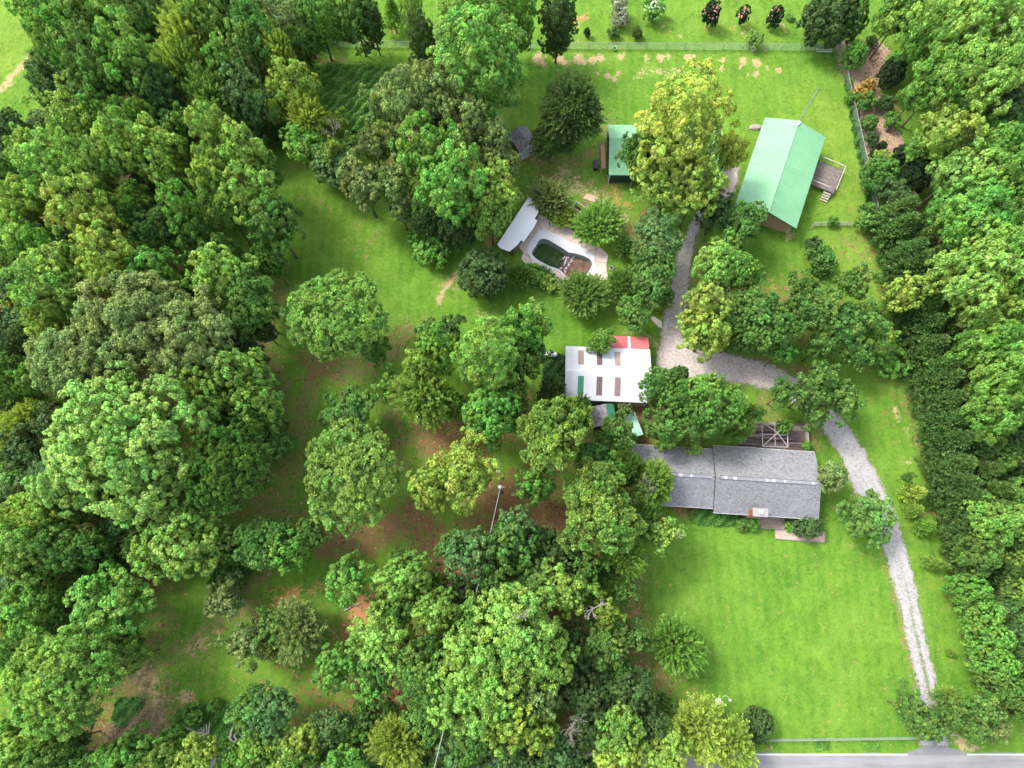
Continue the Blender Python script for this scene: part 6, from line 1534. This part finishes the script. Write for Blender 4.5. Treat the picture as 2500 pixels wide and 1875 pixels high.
# shrubs on the lawn beyond the back fence: (x, y of the foot, R, h, colour, label)
FL = simple('pink_blossom', (.75, .28, .34), .8, .15); FW = simple('white_blossom', (.82, .84, .72), .8, .08)
def blooms(root, R, h, mat, n, seed, size=.16):
    rg = np.random.RandomState(seed); m = MB()
    for k in range(n):
        a = rg.uniform(0, 6.28); q = rg.uniform(.2, 1.0); zz = h * (1.0 - .45 * q * q); c = Vector((math.cos(a) * R * q, math.sin(a) * R * q, zz)); s = size * rg.uniform(.6, 1.2)
        m.add([c + Vector(v) * s for v in ((1,0,0),(0,1,0),(-1,0,0),(0,-1,0),(0,0,.9),(0,0,-.9))], [(0,1,4),(1,2,4),(2,3,4),(3,0,4),(1,0,5),(2,1,5),(3,2,5),(0,3,5)])
    o = m.obj('blossom', mat, root); o.scale = (1/root.scale[0], 1/root.scale[1], 1/root.scale[2]); return o
for (x, y, R, h, col, lb, bl) in ((1726, 66, 1.3, 4.6, 'dd', 'crape myrtle with most pink blossom, first of three beyond the back fence', (FL, 46)), (1806, 62, 1.0, 3.4, 'dd', 'middle one of three crape myrtles beyond the back fence', (FL, 20)), (1880, 66, 1.05, 3.8, 'dd', 'right one of three crape myrtles beyond the back fence', (FL, 26)),
                                  (1590, 50, 1.7, 3.4, 'v', 'bright bush with white flowers on the far lawn', (FW, 40)), (1511, 62, 1.2, 2.6, 'w', 'silvery bush, lower half, on the far lawn', None), (1506, 44, 1.3, 4.6, 'w', 'tall silvery bush at the top edge of the far lawn', (FW, 12)),
                                  (1432, 90, .5, 1.6, 'dd', 'tiny dark upright bush, first beyond the back fence', None), (1497, 90, .95, 1.5, 'd', 'small dark bush, second beyond the back fence', None), (1553, 92, .8, 1.8, 'd', 'small dark bush, third beyond the back fence', None),
                                  (1832, 112, 1.3, 2.6, 'l', 'light leafy bush growing against the back fence', None), (1928, 46, .7, .8, 'v', 'low green plant between myrtle and dark clipped mass', None), (1970, 90, .4, .5, 'd', 'tiny green plant at the foot of the dark clipped mass', None)):
    c = W(x, y, 0); o = plant(c.x, c.y, R, h, 'shrub', col, lb)
    if bl: blooms(o, R, h, bl[0], bl[1], int(x))
# white magnolia-like flowers on the dark evergreens by the bed
# ------------------------------------------------------------------ bare and dead trees
def bare(x, y, z0, h, spread, r0, lb, seed, depth=5, tall=None, name='dead_tree', mat=None, sc=1.0, tilt=(0, 0)):
    """its visible fork stands at height z0 over the pixel"""
    c = W(x, y, z0); r = empty(name, (c.x, c.y, 0), 0, lb, 'dead tree')
    o = obj('branches', bare_mesh('branches', seed, h * .5, spread, r0 * .45, mat or PALEBARK, depth, z0), r); return r
bare(1735, 735, 7.0, 1.7, .62, .13, 'leafless pale tree between the green and yellow trees by the drive', 3, 5)
bare(1752, 712, 7.5, 1.6, .7, .10, 'second leafless crown beside the first one above the drive', 8, 5)
bare(814, 330, 8.5, 1.7, .5, .13, 'bleached dead tree top at the end of the slanting yellow row', 5, 4)
bare(1396, 1775, 9.5, 1.6, .75, .10, 'silvery bare twigs in the dark gap above the road', 11, 5)
bare(1577, 1190, 7.5, 1.5, .4, .10, 'dead pale twigs standing at the left end of the house roof', 14, 4)
bare(1650, 1300, 9.0, .9, .7, .06, 'small grey twigs at the right tip beside the front lawn', 29, 4)
bare(1450, 1485, 13.5, 1.4, .6, .12, 'curved bare limb in the yellow tree of the lower centre', 31, 4)
bare(1285, 1500, 15.5, 1.6, .5, .15, 'grey trunk fork in the thin pale crown, lower centre', 33, 3)
def fan(x, y, pts, lb, r0=.07, z=1.0):
    c = W(x, y, z); r = empty('dead_branches', (c.x, c.y, 0), 0, lb, 'dead branches')
    for pl in pts:
        m = MB(); q = [W(*p_[:2], p_[2] if len(p_) > 2 else z) - Vector((c.x, c.y, 0)) for p_ in pl]
        m.tube(q, [r0 * (1 - .75 * i / (len(q) - 1)) for i in range(len(q))], 6); m.obj('limb', PALEBARK, r)
Q = lambda u, v, z=1.0: (420 + u * .12956, 1660 + v * .12956, z)
fan(495, 1790, [[Q(590, 1000), Q(420, 970, 1.5), Q(320, 920, 2), Q(230, 865, 2.3)], [Q(320, 920, 2), Q(260, 925, 2)], [Q(580, 990), Q(480, 1000), Q(385, 1015, 1.5)], [Q(590, 1000), Q(545, 890, 2)], [Q(600, 1000), Q(600, 880, 2.2)], [Q(655, 1000), Q(655, 900, 1.8), Q(638, 830, 2)], [Q(683, 1015), Q(700, 900, 1.8), Q(714, 785, 2.2)],
               [Q(590, 1000), Q(540, 1060), Q(500, 1110, .8)], [Q(560, 1070), Q(600, 1160, .7)], [Q(600, 1010), Q(650, 1090, .8)], [Q(540, 940), Q(490, 935, 1.5)]], 'splayed heap of bleached dead branches in the lower left brush', .10)
fan(585, 1770, [[Q(1240, 780), Q(1310, 660, 2.5), Q(1410, 560, 3.5), Q(1500, 490, 4), Q(1585, 470, 4.5)], [Q(1500, 470, 4), Q(1670, 325, 5)], [Q(1240, 930), Q(1160, 800, 2), Q(1180, 700, 2.5), Q(1230, 640, 3)], [Q(1230, 930), Q(1220, 860, 2), Q(1320, 800, 2.5)], [Q(1240, 940), Q(1290, 870, 2)], [Q(1230, 950), Q(1290, 1040, 2), Q(1330, 1110, 1.5), Q(1400, 1100, 1.2)], [Q(1240, 970), Q(1140, 1090, 1.5)]], 'tall bleached dead limbs beside the round blue green tree', .09, 1.5)
fan(565, 1805, [[Q(1070, 1060, .8), Q(1120, 1130, .9), Q(1175, 1200, .8)], [Q(1100, 1060), Q(1130, 930, 2), Q(1150, 880, 2.5)], [Q(1170, 1190), Q(1210, 1120, 2), Q(1160, 1040, 2)], [Q(1010, 1250), Q(960, 1380, 1), Q(910, 1460, .5)], [Q(1080, 1260), Q(1035, 1350, 1)]], 'thick broken stump with thin dead stems above the bottom edge', .15, 1.0)
fan(2020, 1, [[(0, 0, 0), (0, 0, .1)]], 'x') if False else None
# ------------------------------------------------------------------ understorey and weeds
def weeds(name, label_, tile, poly, n, hmax, size, col, seed, zb=0.05):
    rg = np.random.RandomState(seed); P = [W(*T(tile, *q)) for q in poly]
    x0, x1 = min(p_.x for p_ in P), max(p_.x for p_ in P); y0, y1 = min(p_.y for p_ in P), max(p_.y for p_ in P)
    X = rg.uniform(x0, x1, n * 3); Y = rg.uniform(y0, y1, n * 3); q = (np.sin(X * 2.1 + seed) + np.sin(Y * 2.7 + X) + np.sin(X * 5.3 - Y * 4.1)) * .22; jx, jy = rg.normal(0, .35, len(X)), rg.normal(0, .35, len(X))
    k = pip(X + q + jx, Y + q * .7 + jy, P); X, Y = X[k][:n], Y[k][:n]; n = len(X)
    hh = .5 + .25 * np.sin(X * 1.9 + seed) + .25 * np.cos(Y * 2.3 + X * .7) + .3 * np.sin(X * 4.1 - Y * 3.3)
    Z = zb + hmax * np.clip(hh, .05, 1.2) * rg.uniform(.35, 1.0, n)
    C = np.stack([X, Y, Z], 1); N = nrm(rg.randn(n, 3) * .55 + np.array([0, 0, 1.0])); Td = nrm(np.cross(N, rg.randn(n, 3))); Bd = np.cross(N, Td); s = size * rg.uniform(.6, 1.3, (n, 1))
    me = leaf_mesh(name, C, Td * s * .5, Bd * s * .35, (.75 + .3 * np.clip(hh, 0, 1)) * rg.uniform(.75, 1.25, n), rg.uniform(.2, .8, n))
    o = obj(name, me); o.color = (*col, 1); tag(o, label_, kind='stuff'); return o
weeds('creeping_vines', 'dark lush vines', 'B', [(430,450),(620,425),(800,430),(980,480),(1000,520),(900,600),(860,800),(700,860),(560,860),(420,700),(400,560)], 52000, .95, .30, (.165, .400, .050), 1)
weeds('creeping_vines', None, 'B', [(60,870),(130,790),(230,800),(300,900),(290,960),(180,930)], 9000, .7, .28, (.09, .22, .03), 2)
weeds('weeds', None, 'I', [(1120,1380),(1160,1290),(1260,1250),(1400,1260),(1420,1310),(1330,1380),(1500,1420),(1480,1560),(1300,1500),(1150,1480),(1020,1500)], 24000, .7, .24, (.08, .24, .03), 3)
weeds('weeds', None, 'I', [(730,1250),(800,1215),(880,1215),(890,1260),(830,1300),(790,1370),(740,1400),(705,1340)], 6000, .5, .22, (.08, .22, .03), 4)
weeds('weeds', None, 'J', [(620,1350),(1050,1330),(1080,1450),(640,1640),(480,1640),(450,1500)], 26000, 1.2, .26, (.075, .2, .03), 5)
weeds('dry_brush', None, 'I', [(800,1010),(960,1030),(900,1250),(1060,1270),(1000,1480),(760,1540),(620,1500),(700,1380),(880,1200)], 5000, .45, .15, (.34, .27, .17), 23)
weeds('weeds', None, 'G', [(340,760),(470,700),(480,960),(350,980),(330,860)], 9000, .6, .24, (.06, .17, .028), 6)
weeds('weeds', None, 'L', [(0,95),(135,100),(132,165),(60,160),(0,160)], 5000, .8, .22, (.10, .27, .03), 7)
weeds('weeds', None, 'K', [(1230,55),(1390,60),(1600,95),(1640,150),(1400,150),(1240,110)], 10000, .8, .22, (.10, .27, .03), 8)
weeds('weeds', None, 'L', [(295,110),(480,120),(440,190),(330,180),(298,160)], 4000, .7, .22, (.09, .25, .03), 9)
weeds('weeds', None, 'L', [(480,1490),(560,1480),(580,1540),(490,1545)], 1500, .35, .24, (.12, .32, .03), 10)
weeds('weeds', None, 'L', [(780,1500),(860,1500),(880,1545),(790,1545)], 1200, .3, .24, (.12, .32, .03), 11)
weeds('weeds', None, 'D', [(700,500),(740,620),(780,760),(800,940),(840,1080),(880,1330),(860,1330),(815,1080),(770,900),(735,720),(690,560)], 9000, .6, .22, (.07, .20, .03), 12)
weeds('weeds', None, 'P', [(560,1300),(760,1290),(900,1400),(1000,1480),(1150,1640),(1900,1640),(1900,1659),(700,1659),(500,1500)], 8000, .6, .22, (.08, .22, .03), 13)
weeds('pool_weeds', None, 'P', [(860,860),(940,870),(1060,940),(1210,1030),(1130,1200),(1060,1330),(960,1305),(790,1215),(700,1145),(682,1080),(760,965),(800,885)], 6000, .25, .20, (.085, .16, .045), 14, zb=-1.45)
rg = np.random.RandomState(77)
def grass_tufts(n, seed):
    """short blades over the open lawn"""
    rg = np.random.RandomState(seed); X = rg.uniform(-80, 80, n); Y = rg.uniform(-24, 92, n)
    base = np.stack([X, Y, np.zeros(n)], 1); a = rg.uniform(0, 6.28, n); hgt = rg.uniform(.05, .16, n) * (1 + .5 * (np.sin(X * .8) * np.cos(Y * .9)))
    d = np.stack([np.cos(a), np.sin(a), np.zeros(n)], 1); ln_ = rg.uniform(-.08, .08, (n, 2))
    V = np.empty((n, 3, 3)); V[:, 0] = base - d * .05; V[:, 1] = base + d * .05; V[:, 2] = base + np.stack([ln_[:, 0], ln_[:, 1], hgt], 1)
    return V
def far_from(X, Y, strips):
    return np.ones(len(X), bool)
V = grass_tufts(150000, 5)
ax, ay, bx, by = DE; on = np.zeros(len(V), bool)
q = np.searchsorted(-ay, -V[:, 0, 1]).clip(0, len(ay) - 1)
onp = pip(V[:, 0, 0], V[:, 0, 1], [Vector((x, y, 0)) for x, y in zip(np.concatenate([ax, bx[::-1]]), np.concatenate([ay, by[::-1]]))])
onp |= V[:, 0, 1] < ROADY + .4
onp |= pip(V[:, 0, 0], V[:, 0, 1], pat)
iy = ((V[:, 0, 1] - gy[0]) / (gy[1] - gy[0])).astype(int).clip(0, NY - 1); ix = ((V[:, 0, 0] - gx[0]) / (gx[1] - gx[0])).astype(int).clip(0, NX - 1)
bareness = (CH['dirt'] + CH['litter'] + CH['sand'] + CH['mulch'] + CH['red'])[iy * NX + ix]
keep = ~onp & (rg.rand(len(V)) > bareness * 1.1); V = V[keep]
t = NT('grass_blade'); bl = t.attr('tint')['Fac']
BLADE = t.done(t.ramp(bl, [(0, (.03, .085, .010)), (.5, (.07, .16, .016)), (1, (.15, .23, .035))]), .8)
o = obj('grass', mesh_np('grass', V.reshape(-1, 3), np.arange(3 * len(V)).reshape(-1, 3), BLADE, attrs={'tint': ('FACE', rg.rand(len(V)))})); tag(o, kind='stuff')
# fallen leaves, twigs and thin grass on the bare ground
n = 90000; X = rg.uniform(-75, 62, n); Y = rg.uniform(-20, 90, n)
iy = ((Y - gy[0]) / (gy[1] - gy[0])).astype(int).clip(0, NY - 1); ix = ((X - gx[0]) / (gx[1] - gx[0])).astype(int).clip(0, NX - 1)
dens = np.clip(CH['litter'] * 1.0 + CH['dirt'] * .8 + CH['mulch'] + CH['red'] * .4, 0, 1)[iy * NX + ix]
keep = (rg.rand(n) < dens) & ~pip(X, Y, [Vector((x, y, 0)) for x, y in zip(np.concatenate([ax, bx[::-1]]), np.concatenate([ay, by[::-1]]))]) & ~pip(X, Y, pat) & (Y > ROADY + .3); X, Y = X[keep], Y[keep]; n = len(X)
C_ = np.stack([X, Y, rg.uniform(.02, .06, n)], 1); N_ = nrm(rg.randn(n, 3) * .3 + np.array([0, 0, 1.0])); Td = nrm(np.cross(N_, rg.randn(n, 3))); Bd = np.cross(N_, Td); sz = rg.uniform(.07, .24, (n, 1))
V_ = np.stack([C_ - Td * sz, C_ + Bd * sz * .5, C_ + Td * sz, C_ - Bd * sz * .5], 1)
t = NT('leaf_litter'); LIT = t.done(t.ramp(t.attr('tint')['Fac'], [(0, (.06, .035, .02)), (.35, (.20, .11, .06)), (.6, (.32, .22, .12)), (.72, (.07, .15, .02)), (1, (.13, .25, .03))]), .9)
o = obj('leaf_litter', mesh_np('leaf_litter', V_.reshape(-1, 3), np.arange(4 * n).reshape(-1, 4), LIT, attrs={'tint': ('FACE', rg.rand(n))})); tag(o, kind='stuff')
# filler trees: every closed wood keeps its lower storey
WOODS = [([(130,40),(300,-40),(760,-40),(760,110),(640,330),(600,350),(690,480),(720,640),(650,720),(640,900),(690,1080),(640,1200),(700,1330),(560,1420),(420,1400),(200,1460),(-60,1500),(-60,360),(100,330),(100,200)], 'left'),
         ([(1050,1480),(1330,1330),(1480,1420),(1560,1620),(1700,1800),(1600,1900),(900,1900),(620,1840),(640,1780),(960,1780)], 'lower'),
         ([(2150,60),(2520,-40),(2520,1750),(2440,1600),(2390,1420),(2340,1240),(2280,1000),(2230,700),(2170,480),(2260,350),(2200,220)], 'right')]
LBL = dict(left='shaded green tree of the lower storey in the left woodland', lower='shaded green tree of the lower storey in the lower central wood', right='shaded green tree of the lower storey in the right woodland')
PA = [(a, b, c, h) for a, b, c, h in PLANTED]
rnd = random.Random(99)
for poly, key in WOODS:
    P = [Vector((q[0], q[1], 0)) for q in poly]; x0, x1 = min(q.x for q in P), max(q.x for q in P); y0, y1 = min(q.y for q in P), max(q.y for q in P)
    for _ in range(1500):
        u, v = rnd.uniform(x0, x1), rnd.uniform(y0, y1)
        if not pip(np.array([u]), np.array([v]), P)[0]: continue
        h = rnd.uniform(5, 8.5); c = W(u, v, h * .6); x, y = c.x, c.y
        if any((x - a) ** 2 + (y - b) ** 2 < (c_ * .95 + .6) ** 2 for a, b, c_, h_ in PA): continue
        R = rnd.uniform(2.4, 3.6); PA.append((x, y, R, 8))
        plant(x, y, R, h, rnd.choice(('broad', 'open', 'feather', 'broad')), rnd.choice(('g', 'd', 'd', 'b')), LBL[key], 'lower storey trees of the ' + key + ' wood')  # mostly darker greens, putting the shade between crowns into the leaf colour
# woods that carry on beyond the picture's edge
for _ in range(260):
    x, y = rnd.uniform(-125, 120), rnd.uniform(-48, 130)
    ed = (x < -84 - max(0, (y) * .02)) or (x > 86) 
    if not ed or ROADY - 9 < y < ROADY + 2: continue
    if x < 0 and 60 < y < 100: continue
    if any((x - a) ** 2 + (y - b) ** 2 < (c + 2.2) ** 2 for a, b, c, h in PA): continue
    R = rnd.uniform(3.5, 5.5); PA.append((x, y, R, 12)); plant(x, y, R, rnd.uniform(10, 16), rnd.choice(('broad', 'maple', 'open')), rnd.choice(('g', 'l', 'v')), 'green tree standing beyond the edge of the picture', 'trees outside the picture')
print('trees', NTREE)
